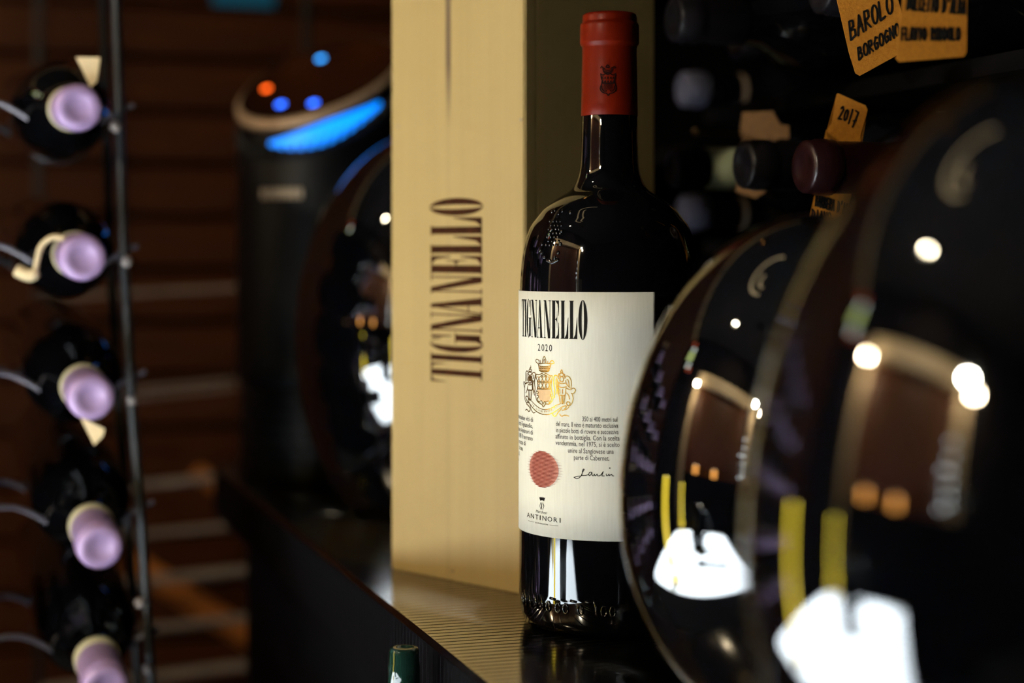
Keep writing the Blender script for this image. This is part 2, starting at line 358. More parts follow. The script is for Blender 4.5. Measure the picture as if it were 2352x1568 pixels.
# marker-pen capitals as strokes in a unit box
HAND = {
 'B': [[(0, 0), (.05, 1), (.6, .95), (.65, .65), (.1, .52), (.8, .42), (.85, .1), (.05, 0)]],
 'A': [[(0, 0), (.45, 1), (.9, 0)], [(.15, .4), (.8, .42)]], 'R': [[(.05, 0), (.08, 1), (.7, .95), (.75, .6), (.1, .5), (.9, 0)]],
 'O': [ell(.5, .5, .46, .5, 12)], 'L': [[(.08, 1), (.05, 0), (.9, .05)]], 'G': [[(.9, .85), (.5, 1), (.05, .55), (.3, 0), (.85, .1), (.85, .45), (.5, .45)]],
 'N': [[(.05, 0), (.1, 1), (.85, 0), (.92, 1)]], 'H': [[(.05, 0), (.1, 1)], [(.85, 0), (.9, 1)], [(.08, .5), (.9, .5)]],
 'D': [[(.05, 0), (.08, 1), (.7, .8), (.85, .4), (.5, .05), (0, 0)]], 'E': [[(.9, 1), (.1, 1), (.05, 0), (.9, 0)], [(.08, .5), (.7, .5)]],
 'C': [[(.9, .9), (.4, 1), (.05, .5), (.4, 0), (.9, .1)]], 'T': [[(0, 1), (1, 1)], [(.5, 1), (.45, 0)]], 'F': [[(.9, 1), (.1, 1), (.05, 0)], [(.08, .5), (.7, .5)]],
 'V': [[(0, 1), (.45, 0), (.9, 1)]], 'I': [[(.5, 1), (.45, 0)]], "'": [[(.5, 1.1), (.4, .8)]], ' ': [], 'S': [[(.85, .95), (.3, 1), (.1, .75), (.8, .35), (.6, 0), (.05, .05)]],
 '2': [[(.05, .8), (.4, 1), (.75, .75), (.05, 0), (.9, .05)]], '0': [ell(.5, .45, .4, .42, 12)], '1': [[(.5, 1), (.45, -.1)]],
 '7': [[(.1, 1), (.9, .95), (.45, -.25)], [(.2, .2), (.9, .3)]]}
def hand(pr, s, fn, w, cap):          # fn(t, h): t 0..1 along the line, h 0..1 up
    n = len(s)
    for i, ch in enumerate(s):
        for st in HAND[ch]: pr.stroke([fn((i+.08+.84*a*0.95)/n, b*cap) for a, b in st], w)

# ================================================================== room shell
XL, XR, Y0, Y1, ZC = -1.90, 1.15, -1.7, 2.62, 2.75
tag(boxobj('floor', (XL-.1, Y0-.1, -.1), (XR+.1, Y1+.1, 0), 'floor'), 'dark stone floor of the cellar', kind='structure')
tag(boxobj('ceiling', (XL-.1, Y0-.1, ZC), (XR+.1, Y1+.1, ZC+.1), 'ceil'), 'black painted ceiling', kind='structure')
tag(boxobj('wall_left', (XL-.1, Y0-.1, 0), (XL, Y1+.1, ZC), 'wall'), 'dark wall across the aisle', kind='structure')
tag(boxobj('wall_right', (XR, Y0-.1, 0), (XR+.1, Y1+.1, ZC), 'wall'), 'dark wall behind the bottle shelf', kind='structure')
tag(boxobj('wall_front', (XL, Y0-.1, 0), (XR, Y0, ZC), 'wall'), 'dark wall behind the viewer', kind='structure')
wb = tag(boxobj('wall_back', (XL, Y1, 0), (XR, Y1+.1, ZC), 'darkwood'), 'far wall clad in brown horizontal boards', kind='structure')
ph = 0.078; pm = None
for k in range(int(ZC/ph)):
    if pm is None:
        bm = bmesh.new(); box(bm, (XL+.01, Y1-.02, .006), (XR-.01, Y1, ph-.004))
        bmesh.ops.bevel(bm, geom=[e for e in bm.edges if abs(e.verts[0].co.z-e.verts[1].co.z) < 1e-6 and e.verts[0].co.y < Y1-.01], offset=.003, segments=1, affect='EDGES')
        o = from_bm('plank', bm, 'plank', wb); pm = o.data
    else: o = link('plank', pm, None, wb)
    o.location = (0, random.uniform(-.004, 0.0), k*ph)
tag(boxobj('trim_1', (XL, Y1-.07, ZC-.10), (XR, Y1-.021, ZC), 'doorframe'), 'beige cornice strip along the top of the board wall', kind='structure')
# double door on the left wall, seen only as a reflection in the dark glass
dr = tag(empty('door_1', (XL, 0.63, 0)), 'brown double door in a beige frame across the aisle', kind='structure')
for y in (-.80, 0.0): boxobj('door_leaf', (0.0, y+.004, 0.01), (0.035, y+.796, 2.02), 'door', dr)
boxobj('door_jamb', (0.0, -.90, 0), (0.12, -.80, 2.03), 'doorframe', dr); boxobj('door_jamb', (0.0, .80, 0), (0.10, .90, 2.03), 'doorframe', dr)
boxobj('door_head', (0.0, -.90, 2.03), (0.12, .90, 2.19), 'doorframe', dr)
for y in (-.06, .06):
    bm = tube(bmesh.new(), [(0.035, y, 1.0), (0.07, y, 1.0), (0.07, y, 1.2), (0.035, y, 1.2)], 0.008); from_bm('handle', bm, 'brass', dr)

# ================================================================== counter
cXL, cXR, cY0, cY1 = 0.257, 0.535, -0.25, 1.80
counter = tag(empty('counter', (0, 0, 0)), 'glossy black counter with fine ribs across its top and side', 'counter')
def ribbed_profile(a, b, pitch, land, depth):
    out = [(a, 0)]; y = a+pitch
    while y < b-pitch:
        g = (pitch-land)/2
        out += [(y-g, 0), (y-g*.25, -depth), (y+g*.25, -depth), (y+g, 0)]; y += pitch
    return out+[(b, 0)]
pr_ = ribbed_profile(cY0, cY1, 0.0076, 0.0060, 0.0008)
bm = bmesh.new()
topr = [bm.verts.new((cXL+.008, y, TOP+z)) for y, z in pr_]; top0 = [bm.verts.new((cXL+.0025, y, TOP)) for y, z in pr_]; top1 = [bm.verts.new((cXR, y, TOP+z)) for y, z in pr_]
ed0 = [bm.verts.new((cXL, y, TOP-.003)) for y, z in pr_]; ed1 = [bm.verts.new((cXL-z*1.2, y, TOP-.007)) for y, z in pr_]; lo0 = [bm.verts.new((cXL-z*1.2, y, TOP-.05)) for y, z in pr_]
for a, b in ((top1, topr), (topr, top0), (top0, ed0), (ed0, ed1), (ed1, lo0)):
    for i in range(len(pr_)-1): bm.faces.new((a[i], a[i+1], b[i+1], b[i]))
lo1 = [bm.verts.new((cXR, cY0, TOP-.05)), bm.verts.new((cXR, cY1, TOP-.05))]
bm.faces.new([lo1[0], lo1[1]]+lo0[::-1]); bm.faces.new([lo1[0]]+top1+[lo1[1]])
bm.faces.new([lo1[0], lo0[0], ed1[0], ed0[0], top0[0], topr[0], top1[0]]); bm.faces.new([lo1[1], top1[-1], topr[-1], top0[-1], ed0[-1], ed1[-1], lo0[-1]])
bm.faces.index_update()
for f_ in bm.faces:
    if max(v.co.z for v in f_.verts) <= TOP-.002: f_.material_index = 1
wt = from_bm('worktop', bm, 'counter', counter); wt.data.materials.append(M['fascia'])
pr2 = ribbed_profile(cY0+.03, cY1-.12, 0.0076, 0.0050, 0.0012)
bm = bmesh.new()
a = [bm.verts.new((cXL+.014-z, y, TOP-.05)) for y, z in pr2]; b = [bm.verts.new((cXL+.014-z, y, 0.0)) for y, z in pr2]
for i in range(len(pr2)-1): bm.faces.new((a[i], a[i+1], b[i+1], b[i]))
e = [bm.verts.new((cXR-.01, y, z)) for y in (cY0+.03, cY1-.12) for z in (0, TOP-.05)]
bm.faces.new([e[0], e[1]]+[a[0], b[0]]); bm.faces.new([e[2], b[-1], a[-1], e[3]])
bm.faces.new([e[0], e[2], e[3], e[1]]); bm.faces.new(a+[e[3], e[1]]); bm.faces.new(b+[e[2], e[0]])
from_bm('cabinet', bm, 'fascia', counter)
boxobj('lower_ledge', (cXL-.10, 0.2, TOP-.375), (cXL+.02, 1.25, TOP-.355), 'fascia', counter, .003)
for y in (.3, .8, 1.2): boxobj('ledge_bracket', (cXL-.08, y-.01, TOP-.44), (cXL+.02, y+.01, TOP-.375), 'black', counter)

# ================================================================== the wine bottle in focus
bc = W((1400-CX)/F*1.035, 1.035, 0)
bottle = tag(empty('wine_bottle', bc), 'large dark wine bottle with cream label and red capsule, upright before the pale wooden box', 'bottle')
def zz(py, D=1.035): return CAMH-(py-HY)/F*D
def rr(w): return w/F*1.035
prof = [(0, .010), (.030, .004), (.044, .0005), (rr(196), .002), (rr(204), .008), (rr(208), .018), (rr(207.5), zz(1250)), (rr(207.5), zz(1000)), (rr(207.5), zz(720)), (rr(206), zz(655)),
        (rr(203), zz(610)), (rr(196), zz(564)), (rr(182), zz(522)), (rr(165), zz(498)), (rr(148), zz(477)), (rr(118), zz(455)), (rr(92), zz(439)), (rr(80), zz(424)), (rr(71), zz(400)), (rr(66.5), zz(370)), (rr(64.5), zz(320)),
        (rr(63.5), zz(268)), (rr(62), zz(264)), (rr(60), zz(120)), (rr(60), zz(60)), (0, zz(50))]
def dense(p, n=4):
    out = []
    for q in smooth_pts([(a, b) for a, b in p], n): out.append((max(q[0], 0), q[1]))
    return out
body = from_bm('glass_body', lathe(prof[:5]+dense(prof[5:21], 4)+prof[21:], 128), 'glass', bottle, True)
cap = [(rr(64.5), zz(267.5)), (rr(65), zz(267)), (rr(64.5), zz(240)), (rr(63), zz(150)), (rr(62.5), zz(112)), (rr(63.5), zz(107)), (rr(67), zz(103)), (rr(68), zz(99)), (rr(67.5), zz(62)), (rr(66.5), zz(56)), (rr(63), zz(54)),
       (rr(62.5), zz(50)), (rr(62.5), zz(40)), (rr(61), zz(35)), (rr(56), zz(32)), (rr(40), zz(30.5)), (0, zz(30))]
capo = from_bm('capsule', lathe(cap, 96), 'capsule', bottle, True)
RL = rr(207.5)+.00035                  # label radius
def lab(px, py, R=RL):                 # pixel -> (arc length from the axis facing the viewer, height above counter)
    D = 1.035; xc = (1400-CX)/F*D
    k = (px-CX)/F
    A = 1+k*k; B = -(k*xc+D); Cc = xc*xc+D*D-R*R
    disc = B*B-A*Cc
    d = (-B-math.sqrt(max(disc, 0)))/A
    return (R*math.atan2(k*d-xc, D-d), CAMH-(py-HY)/F*d)
def cyl(R, eps):                       # (arc, height) -> bottle-local point
    def fn(s, z):
        p = s/R; r = R+eps
        v = Vector((r*math.sin(p), -r*math.cos(p), 0))
        return Vector((v.x*CT+v.y*ST, -v.x*ST+v.y*CT, z))
    return fn
LP = cyl(RL, .00022)
zt, zb = lab(1395, 671)[1], lab(1395, 1243)[1]
s1 = lab(1505, 700)[0]; s0 = -.118
bm = bmesh.new(); N = 80; rows = 6
fo, fi = cyl(RL, .0), cyl(RL, -.0003)
def rowz(j): return zb+(zt-zb)*j/rows
go = [[bm.verts.new(fo(s0+(s1-s0)*i/N, rowz(j))) for i in range(N+1)] for j in range(rows+1)]
for j in range(rows):
    for i in range(N): bm.faces.new((go[j][i], go[j][i+1], go[j+1][i+1], go[j+1][i]))
label = from_bm('paper_label', bm, 'paper', bottle, True)
sol = label.modifiers.new('thickness', 'SOLIDIFY'); sol.thickness = .00025; sol.offset = -1
LP = cyl(RL, .00012)
# lettering of the wine's name
pr = Print(); c1 = lambda u: 1180+u/9.8
zT, zB = lab(1317, 690.4)[1], lab(1317, 778.4)[1]
for ch, u0, u1 in (('T', 186, 250), ('I', 246, 292), ('G', 294, 396), ('N', 398, 528), ('A', 524, 652), ('N', 678, 838), ('E', 856, 1022), ('L', 1058, 1230), ('L', 1252, 1432), ('O', 1454, 1658)):
    glyph(pr, ch, lab(c1(u0), 735)[0], lab(c1(u1), 735)[0], zB, zT)
pr.build('title_lettering', 'ink', LP, label)
pr = Print(); zB = lab(1250, 806)[1]
for ch, u0, u1 in (('2', 545, 600), ('0', 628, 688), ('2', 712, 768), ('0', 800, 864)):
    put_text(pr, ch, lab(c1(u0), 800)[0], lab(c1(u1), 800)[0], zB, .0042)
pr.build('vintage_lettering', 'ink', LP, label)
# gold crest
pr = Print(); fl = Print(); wht = Print()
c2 = lambda u, v: lab(1180+u/9.8, 800+v/9.8)
def st(pts, w=.00042, sm=True): pr.stroke([c2(*p) for p in (smooth_pts(pts, 4) if sm else pts)], w)
def fill(pts): fl.poly([c2(*p) for p in pts])
st([(580, 490), (620, 515), (700, 525), (780, 510), (800, 490)], .0007); st([(600, 480), (700, 495), (790, 478)]); st([(580, 490), (555, 350)]); st([(800, 490), (850, 340)])
st([(565, 385), (640, 402), (760, 402), (840, 385)]); st([(560, 350), (640, 335), (700, 330), (770, 335), (845, 350)], .0006)
st([(575, 440), (640, 455), (760, 455), (820, 440)])
fill([(562, 385), (700, 405), (842, 385), (800, 488), (700, 522), (582, 488)])
for x in (610, 650, 690, 730, 770): st([(x, 410), (x+15, 430), (x, 450), (x-15, 430), (x, 410)], .0003, False)
for q in ([(555, 345), (500, 290), (520, 240), (570, 270), (575, 330)], [(650, 320), (652, 260), (690, 180), (726, 250), (728, 320)], [(815, 335), (830, 290), (880, 275), (912, 330), (860, 345)],
          [(600, 265), (605, 320)], [(770, 285), (770, 320)], [(670, 300), (690, 240), (710, 300)]): st(q, .0005)
st([(500, 620), (515, 580), (560, 590), (600, 580), (640, 560), (680, 595), (720, 560), (780, 590), (830, 615), (872, 612)], .0005)
st([(500, 620), (530, 720), (540, 800), (530, 930), (500, 1000), (500, 1090), (530, 1180), (600, 1240), (640, 1265), (670, 1315), (720, 1250), (800, 1250), (870, 1170), (880, 1060), (850, 950), (840, 880), (850, 760), (872, 620)], .00055)
for xx in (630, 720): st([(xx, 600), (xx+25, 615), (xx+10, 640), (xx-20, 625), (xx, 600)], .0005)
fill([(545, 935), (690, 925), (835, 945), (855, 1040), (810, 1165), (700, 1205), (600, 1170), (545, 1060)])
for y0, y1 in ((630, 750), (775, 905)):
    for k in range(4):
        x = 570+k*78
        fill([(x-32, y1), (x, (y0+y1)/2-20), (x+32, y1)]); fill([(x-26, y0), (x+26, y0), (x, (y0+y1)/2-6)])
        st([(x-34, y1), (x, (y0+y1)/2-10), (x+34, y1)], .00045, False); st([(x-30, y0), (x, (y0+y1)/2-10), (x+30, y0)], .00035, False)
    st([(535, y1+4), (690, y1+8), (850, y1+8)], .0006, False)
for q in ([(530, 965), (560, 985), (545, 1025), (520, 1010)], [(525, 1055), (560, 1065), (555, 1110), (530, 1120), (560, 1190), (600, 1200)], [(610, 1170), (640, 1190), (660, 1250), (690, 1200), (720, 1200), (715, 1240)],
          [(740, 1200), (790, 1180), (800, 1230), (840, 1150), (855, 1090), (820, 1060), (850, 1020)]): st(q, .0005)
def ring(cx, cy, rx, ry, w=.0005): st(ell(cx, cy, rx, ry, 14), w, False)
ring(375, 500, 30, 36); ring(370, 560, 34, 42); ring(370, 700, 46, 80, .0007)
for k in range(4): ring(355+(k % 2)*30, 665+(k//2)*45, 13, 18, .0007)
for q in ([(370, 465), (368, 440), (390, 430), (385, 392)], [(330, 620), (335, 540), (300, 505), (275, 560), (275, 740)], [(305, 720), (300, 600), (310, 560)], [(410, 640), (425, 560), (465, 538), (497, 590), (480, 690), (440, 770), (440, 900), (470, 1050)],
          [(430, 720), (420, 850), (450, 980)], [(490, 600), (470, 760), (485, 900), (462, 1000)], [(455, 600), (440, 680)], [(325, 800), (370, 820), (415, 800)], [(325, 830), (312, 925), (365, 935), (420, 930), (415, 830)],
          [(340, 935), (345, 1130)], [(368, 940), (368, 1130)], [(410, 930), (395, 1130)], [(345, 1130), (395, 1150)], [(320, 765), (270, 790), (235, 745), (230, 800), (250, 870), (265, 790), (310, 770)], [(320, 900), (280, 1000)],
          [(255, 870), (245, 1000), (255, 1130), (290, 1215), (345, 1195), (320, 1090), (290, 1075), (275, 1110), (310, 1180), (350, 1230)]): st(q, .0006)
st([(330, 1150), (400, 1180), (500, 1280), (600, 1350), (720, 1375), (850, 1340), (950, 1280), (1040, 1250)]); st([(350, 1210), (420, 1320), (520, 1420), (650, 1480), (780, 1485), (900, 1440), (1000, 1370), (1100, 1310)], .0005)
st([(290, 1240), (360, 1320), (375, 1390), (340, 1415), (300, 1370), (270, 1390)], .0006); st([(370, 1260), (400, 1380), (450, 1450), (490, 1430)], .0005)
ring(1080, 590, 42, 42, .0006); ring(1080, 690, 44, 60, .0006)
for q in ([(1075, 550), (1055, 530), (1082, 480), (1105, 545), (1085, 560)], [(1010, 680), (980, 615), (920, 610), (900, 680), (905, 830), (925, 1000), (910, 1110)], [(960, 660), (950, 800), (975, 900), (960, 1020)], [(985, 700), (985, 850), (1000, 1030)],
          [(1150, 670), (1180, 625), (1240, 630), (1285, 700), (1298, 800), (1285, 900)], [(1200, 700), (1230, 720), (1250, 850)], [(1170, 720), (1190, 800), (1260, 880)], [(1020, 640), (1010, 580), (1050, 570)], [(1140, 640), (1150, 590), (1110, 570)],
          [(1010, 770), (1080, 790), (1170, 780)], [(1000, 850), (1090, 880), (1190, 860)], [(1020, 750), (1010, 900)], [(1010, 900), (1012, 1040), (1080, 1050), (1155, 1050), (1175, 900)], [(1040, 920), (1040, 1010)], [(1100, 920), (1100, 1010)],
          [(1020, 1050), (1050, 1240)], [(1080, 1050), (1085, 1240)], [(1110, 1050), (1105, 1240)], [(1155, 1050), (1130, 1240)], [(1180, 890), (1270, 930), (1340, 890), (1392, 935), (1350, 1010), (1295, 1010)], [(1190, 1000), (1240, 1060), (1255, 1140)],
          [(1310, 1010), (1338, 1120), (1310, 1230), (1250, 1290), (1190, 1250), (1210, 1200), (1270, 1230), (1210, 1350), (1090, 1395)], [(1100, 1310), (1190, 1290), (1150, 1360)], [(870, 1460), (900, 1515), (945, 1520), (1000, 1440), (1085, 1350)],
          [(1040, 1480), (1080, 1525), (1150, 1500), (1240, 1522)]): st(q, .0006)
mott = [(420, 1250), (455, 1290), (0, 0), (515, 1350), (560, 1378), (600, 1400), (640, 1415), (0, 0), (705, 1425), (745, 1424), (785, 1416), (825, 1402), (865, 1386), (905, 1362), (940, 1338), (975, 1312)]
for k, ch in enumerate('TE DUCE PROFICIO'):
    if ch == ' ': continue
    a = Vector(c2(mott[k][0]-13, mott[k][1]+15)); nb = mott[k+1] if k+1 < len(mott) and mott[k+1][0] else (mott[k][0]*2-mott[k-1][0], mott[k][1]*2-mott[k-1][1])
    d = (Vector(c2(*nb))-Vector(c2(*mott[k]))); d = d.normalized(); n = Vector((-d.y, d.x))
    v, f = text_tris(ch); wch = .0004 if ch == 'I' else .00105
    pr.tris([tuple(a+d*wch*p+n*.0011*q) for p, q in v], f)
crest = pr.build('crest', 'gold', cyl(RL, .00018), label); crest['label'] = 'gold foil crest with crown, shield, two winged figures and ribbon'
fl.build('crest_fill', 'goldfill', LP, label)
# text columns
pr = Print()
def line(txt, xa, xb, ybase, cap=.0030):
    sa, sb = lab(xa, ybase)[0], lab(xb, ybase)[0]; put_text(pr, txt, sa, sb, lab(xa, ybase)[1], cap)
c3 = lambda u, v: (1180+u/7.84, 940+v/7.84)
for txt, u0, u1, v0 in (('350 ai 400 metri sul', 1235, 1865, 212), ('del mare. Il vino è maturato esclusiva', 762, 1880, 296), ('in piccole botti di rovere e successiva', 765, 1885, 408), ('affinato in bottiglia. Con la scelta', 755, 1905, 522),
                        ('vendemmia, nel 1975, si è scelto', 755, 1905, 635), ('unire al Sangiovese una', 978, 1800, 775), ('parte di Cabernet.', 1085, 1722, 902)):
    x0_, y0_ = c3(u0, v0); line(txt, x0_, c3(u1, v0)[0], y0_, .0029)
for txt, u1, v1, wd_ in (('la quarantadue viti di', 350, 225, .034), ('collina, detta Tignanello,', 345, 340, .036), ('Marchesi Antinori di', 345, 455, .032), ('dal 1985 Il terreno', 345, 565, .030), ('la roccia di', 215, 650, .018), ('da una', 165, 745, .010), ('ed il', 110, 835, .007), ('la', 95, 930, .004)):
    x, y = c3(u1, v1); s, z = lab(x, y); put_text(pr, txt, s-wd_, s, z, .0029)
pr.build('body_text', 'ink', LP, label)
# striped red disc
pk = Print(); pr = Print()
cs, cz = lab(1251, 1078); rad_s = (lab(1290, 1078)[0]-lab(1213, 1078)[0])/2; rad_z = (lab(1251, 1036)[1]-lab(1251, 1120)[1])/2; cs = (lab(1290, 1078)[0]+lab(1213, 1078)[0])/2
ns = 27
for k in range(ns):
    q = -1+(2*k+1)/ns; w = math.sqrt(1-q*q)*rad_s*(1.04 if k % 2 else .96); z = cz+q*rad_z; hh = rad_z/ns
    pr.poly([(cs-w-.0006, z), (cs-w*.6, z+hh*.80), (cs+w*.6, z+hh*.72), (cs+w+.0006, z), (cs+w*.6, z-hh*.72), (cs-w*.6, z-hh*.80)])
pk.poly(ell(cs, cz, rad_s*.86, rad_z*.97, 40)[:-1])
pk.build('red_disc_ground', 'pinkink', cyl(RL, .00009), label); pr.build('red_disc_stripes', 'redink', LP, label)
# signature
pr = Print()
for q in ([(1085, 1220), (1130, 1245), (1180, 1230), (1215, 1190), (1240, 1130), (1268, 1085), (1258, 1072), (1240, 1100), (1232, 1160), (1215, 1195), (1150, 1203), (1085, 1222)], [(1215, 1190), (1300, 1186), (1350, 1172)],
          [(1405, 1130), (1368, 1132), (1350, 1170), (1365, 1192), (1395, 1165), (1407, 1132), (1412, 1185), (1440, 1190), (1452, 1160), (1462, 1192), (1490, 1180), (1500, 1160), (1512, 1192), (1560, 1185), (1612, 1118), (1588, 1190), (1632, 1196)],
          [(1665, 1160), (1672, 1192), (1700, 1186), (1715, 1160), (1722, 1192), (1762, 1166), (1772, 1192), (1802, 1196)]):
    pr.stroke([lab(*c3(*p)) for p in smooth_pts(q, 4)], .00042)
pr.dot(lab(*c3(1730, 1055)), .0004)
pr.build('signature', 'ink', LP, label)
# winery mark
pr = Print(); c4 = lambda u, v: lab(1180+u/15.68, 1120+v/15.68)
pr.poly([c4(*p) for p in [(915, 310), (952, 355), (975, 318), (1000, 358), (1025, 313), (1048, 362), (1075, 332), (1098, 365), (1130, 345), (1096, 482), (1060, 452), (1000, 448), (958, 462)]])
for q, w in (([(980, 530), (938, 650), (985, 770)], .00028), ([(980, 530), (1018, 650), (985, 770)], .0006), ([(1050, 540), (1093, 650), (1050, 775)], .0004), ([(1045, 575), (1085, 650)], .00022)): pr.stroke([c4(*p) for p in q], w)
for ch, u0, u1, yb in (('A', 485, 588, 0), ('N', 622, 738, 0), ('T', 782, 892, 0), ('I', 942, 972, 0), ('N', 1040, 1178, 0), ('O', 1222, 1390, 0), ('R', 1440, 1578, 0), ('I', 1655, 1690, 0)):
    put_text(pr, ch, c4(u0, 1100)[0], c4(u1, 1100)[0], lab(1249, 1120+1178/15.68)[1], .0029)
put_text(pr, 'Marchesi', c4(800, 900)[0], c4(1190, 900)[0], lab(1243, 1120+915/15.68)[1], .0017, .35)
zl = lab(1245, 1120+1290/15.68)[1]
put_text(pr, '26 GENERAZIONI', c4(780, 1290)[0], c4(1240, 1290)[0], zl-.0004, .0008)
pr.stroke([(c4(530, 1290)[0], zl), (c4(742, 1290)[0], zl)], .00016); pr.stroke([(c4(1290, 1290)[0], zl), (c4(1600, 1290)[0], zl)], .00016)
pr.build('winery_mark', 'ink', LP, label)
# dark crest printed on the capsule
Rc = rr(64.2)
def labc(px, py): return lab(px, py, Rc)
c5 = lambda u, v: labc(1340+u/14.26, 130+v/14.26)
pr = Print()
for q, w in (([(570, 370), (600, 320), (650, 370), (700, 400)], .0006), ([(740, 340), (790, 270), (850, 340), (800, 360), (740, 340)], .0006), ([(900, 390), (960, 350), (1030, 330), (1030, 390)], .0006), ([(640, 400), (680, 520), (800, 545), (910, 520), (950, 400)], .0006),
             ([(660, 430), (800, 450), (940, 430)], .0004), ([(680, 490), (800, 505), (920, 490)], .0005), ([(570, 560), (640, 600), (720, 560), (800, 590), (880, 560), (960, 600), (1050, 560)], .0006), ([(570, 570), (590, 700), (620, 800), (590, 920), (555, 1040), (590, 1130), (680, 1190), (750, 1200), (810, 1270)], .0007),
             ([(1050, 570), (1030, 700), (1010, 800), (1050, 920), (1075, 1040), (1040, 1130), (950, 1190), (880, 1200), (820, 1270)], .0007), ([(620, 860), (800, 880), (1010, 860)], .0007), ([(600, 960), (620, 1070), (690, 1130), (760, 1120)], .0006), ([(1020, 960), (1000, 1070), (940, 1130), (880, 1120)], .0006)):
    pr.stroke([c5(*p) for p in smooth_pts(q, 4)], w)
for r0 in (640, 760):
    for k in range(5):
        x = 620+k*92; pr.poly([c5(x-38, r0+85), c5(x, r0), c5(x+38, r0+85)])
for k in range(8): pr.stroke([c5(650, 910+k*24), c5(960, 910+k*24)], .00018, False)
pr.build('capsule_crest', 'darkprint', cyl(Rc, .0003), capo)
# raised marks in the glass: crest on the shoulder, ring near the foot
def shoulder_r(z):
    P_ = dense(prof[5:21], 4)
    for (ra, za), (rb, zb_) in zip(P_, P_[1:]):
        if za <= z <= zb_: return ra+(rb-ra)*(z-za)/(zb_-za)
    return rr(206)
bm = bmesh.new()
def bump_at(px, py, rad, asp=1.0):
    R = shoulder_r(zz(py)); s, z = lab(px, py, R); R = shoulder_r(z)
    ph_ = s/R; n = Vector((math.sin(ph_), -math.cos(ph_), .25)).normalized()
    c = Vector((R*math.sin(ph_), -R*math.cos(ph_), z))
    q = n.to_track_quat('Z', 'Y').to_matrix().to_4x4()
    m_ = Matrix.Rotation(-YAW, 4, 'Z') @ Matrix.Translation(c) @ q @ Matrix.Diagonal((rad, rad*asp, rad*.5, 1))
    bmesh.ops.create_uvsphere(bm, u_segments=7, v_segments=5, radius=1, matrix=m_)
for r_ in range(7):
    for k in range(4):
        bump_at(1254+k*8+(r_ % 2)*4+(6-r_)*1.5, 508+r_*9, .0009)
for q in ((1275, 482), (1283, 490), (1268, 486), (1292, 484), (1310, 488), (1245, 560), (1243, 580), (1250, 590), (1262, 598), (1274, 592), (1282, 580), (1287, 560), (1290, 530), (1240, 575)): bump_at(*q, .0013)
for k in range(12): bump_at(1257+k*2.2, 603-abs(k-5)*1.1, .0012)
from_bm('shoulder_relief', bm, 'glass', bottle, True)
bm = bmesh.new()
def foot_mark(px, kind):
    s, z = lab(px, 1405, rr(211)); p0 = s/rr(211)
    fn = cyl(rr(206.5), .0004)
    if kind == 0: tube(bm, [fn(s-.0012, .0225), fn(s+.0012, .0135)], .0009, 6)
    elif kind == 1: tube(bm, [fn(s+.0016*math.cos(a), .0165+.0028*math.sin(a)) for a in [k*PI/5 for k in range(11)]], .0007, 6)
    else: tube(bm, [fn(s-.002, .0215), fn(s+.002, .0210)], .0008, 6)
for x, k in ((1201, 1), (1208, 0), (1218, 0), (1232, 0), (1247, 0), (1260, 1), (1270, 2), (1282, 1), (1300, 1), (1318, 2), (1334, 1), (1352, 2), (1370, 0), (1388, 1), (1408, 1)): foot_mark(x, k)
from_bm('foot_relief', bm, 'glass', bottle, True)

# ================================================================== wooden wine box
bx0 = W(.0081, 1.113, 0)
U = (W(-.705, .709, 0)-W(0, 0, 0)); V = (W(.709, .705, 0)-W(0, 0, 0))     # along the lit face / along the shaded side
wbox = empty('wooden_wine_box', bx0)
wbox.rotation_euler = (0, 0, math.atan2(U.y, U.x))
tag(wbox, 'tall pale pine wine box with burnt lettering, standing upright behind the bottle', 'box')
# local x along the lit face (from the near corner), local y = -side direction
ysg = -1.0
Wf, Ws, Hb, th = .1303, .1272, .415, .011
def bpart(name, lo, hi, bev=.0008):
    lo2 = (lo[0], min(lo[1]*ysg, hi[1]*ysg), lo[2]); hi2 = (hi[0], max(lo[1]*ysg, hi[1]*ysg), hi[2])
    return boxobj(name, lo2, hi2, 'boxwood', wbox, bev)
lid = bpart('front_board', (0, 0, 0), (Wf, th, Hb), .001)
bpart('side_board', (0, th, 0), (th, Ws, Hb)); bpart('side_board', (Wf-th, th, 0), (Wf, Ws, Hb))
bpart('back_board', (th, Ws-th, 0), (Wf-th, Ws, Hb)); bpart('bottom_board', (th, th, .004), (Wf-th, Ws-th, .014)); bpart('top_board', (th, th, Hb-.014), (Wf-th, Ws-th, Hb-.002))
def boxface(px, py):                   # pixel -> (distance along the lit face, height)
    k = (px-CX)/F
    w = (k*1.113-.0081)/(-.705-k*.709)
    return (w, CAMH-(py-HY)/F*(1.113+.709*w))
bf = lambda w, z: Vector((w, ysg*-.00015, z))
pr = Print()
wl, wr = boxface(990, 660)[0], boxface(1107.5, 660)[0]
for ch, v0, v1 in (('T', 1262, 1146), ('I', 1146, 1082), ('G', 1078, 958), ('N', 957, 833), ('A', 856, 738), ('N', 722, 604), ('E', 603, 488), ('L', 482, 370), ('L', 365, 256), ('O', 245, 138)):
    za, zb_ = boxface(1105, 400+v0/2.6125)[1], boxface(1105, 400+v1/2.6125)[1]
    g = Print(); glyph(g, ch, za, zb_, 0, 1)
    pr.tris([(wr+(wl-wr)*b, a) for a, b in g.v], g.f)
pr.build('burnt_lettering', 'brand', bf, lid)
for p in ((1197, 275), (1040, 1311), (915, 290)):
    w, z = boxface(*p); bm = lathe([(0, .0), (.0010, 0), (.0011, .0006), (0, .0008)], 10, None, Matrix.Translation((w, 0, z)) @ Matrix.Rotation(PI/2*(1 if ysg < 0 else -1)*-1, 4, 'X')); from_bm('nail', bm, 'nail', wbox)

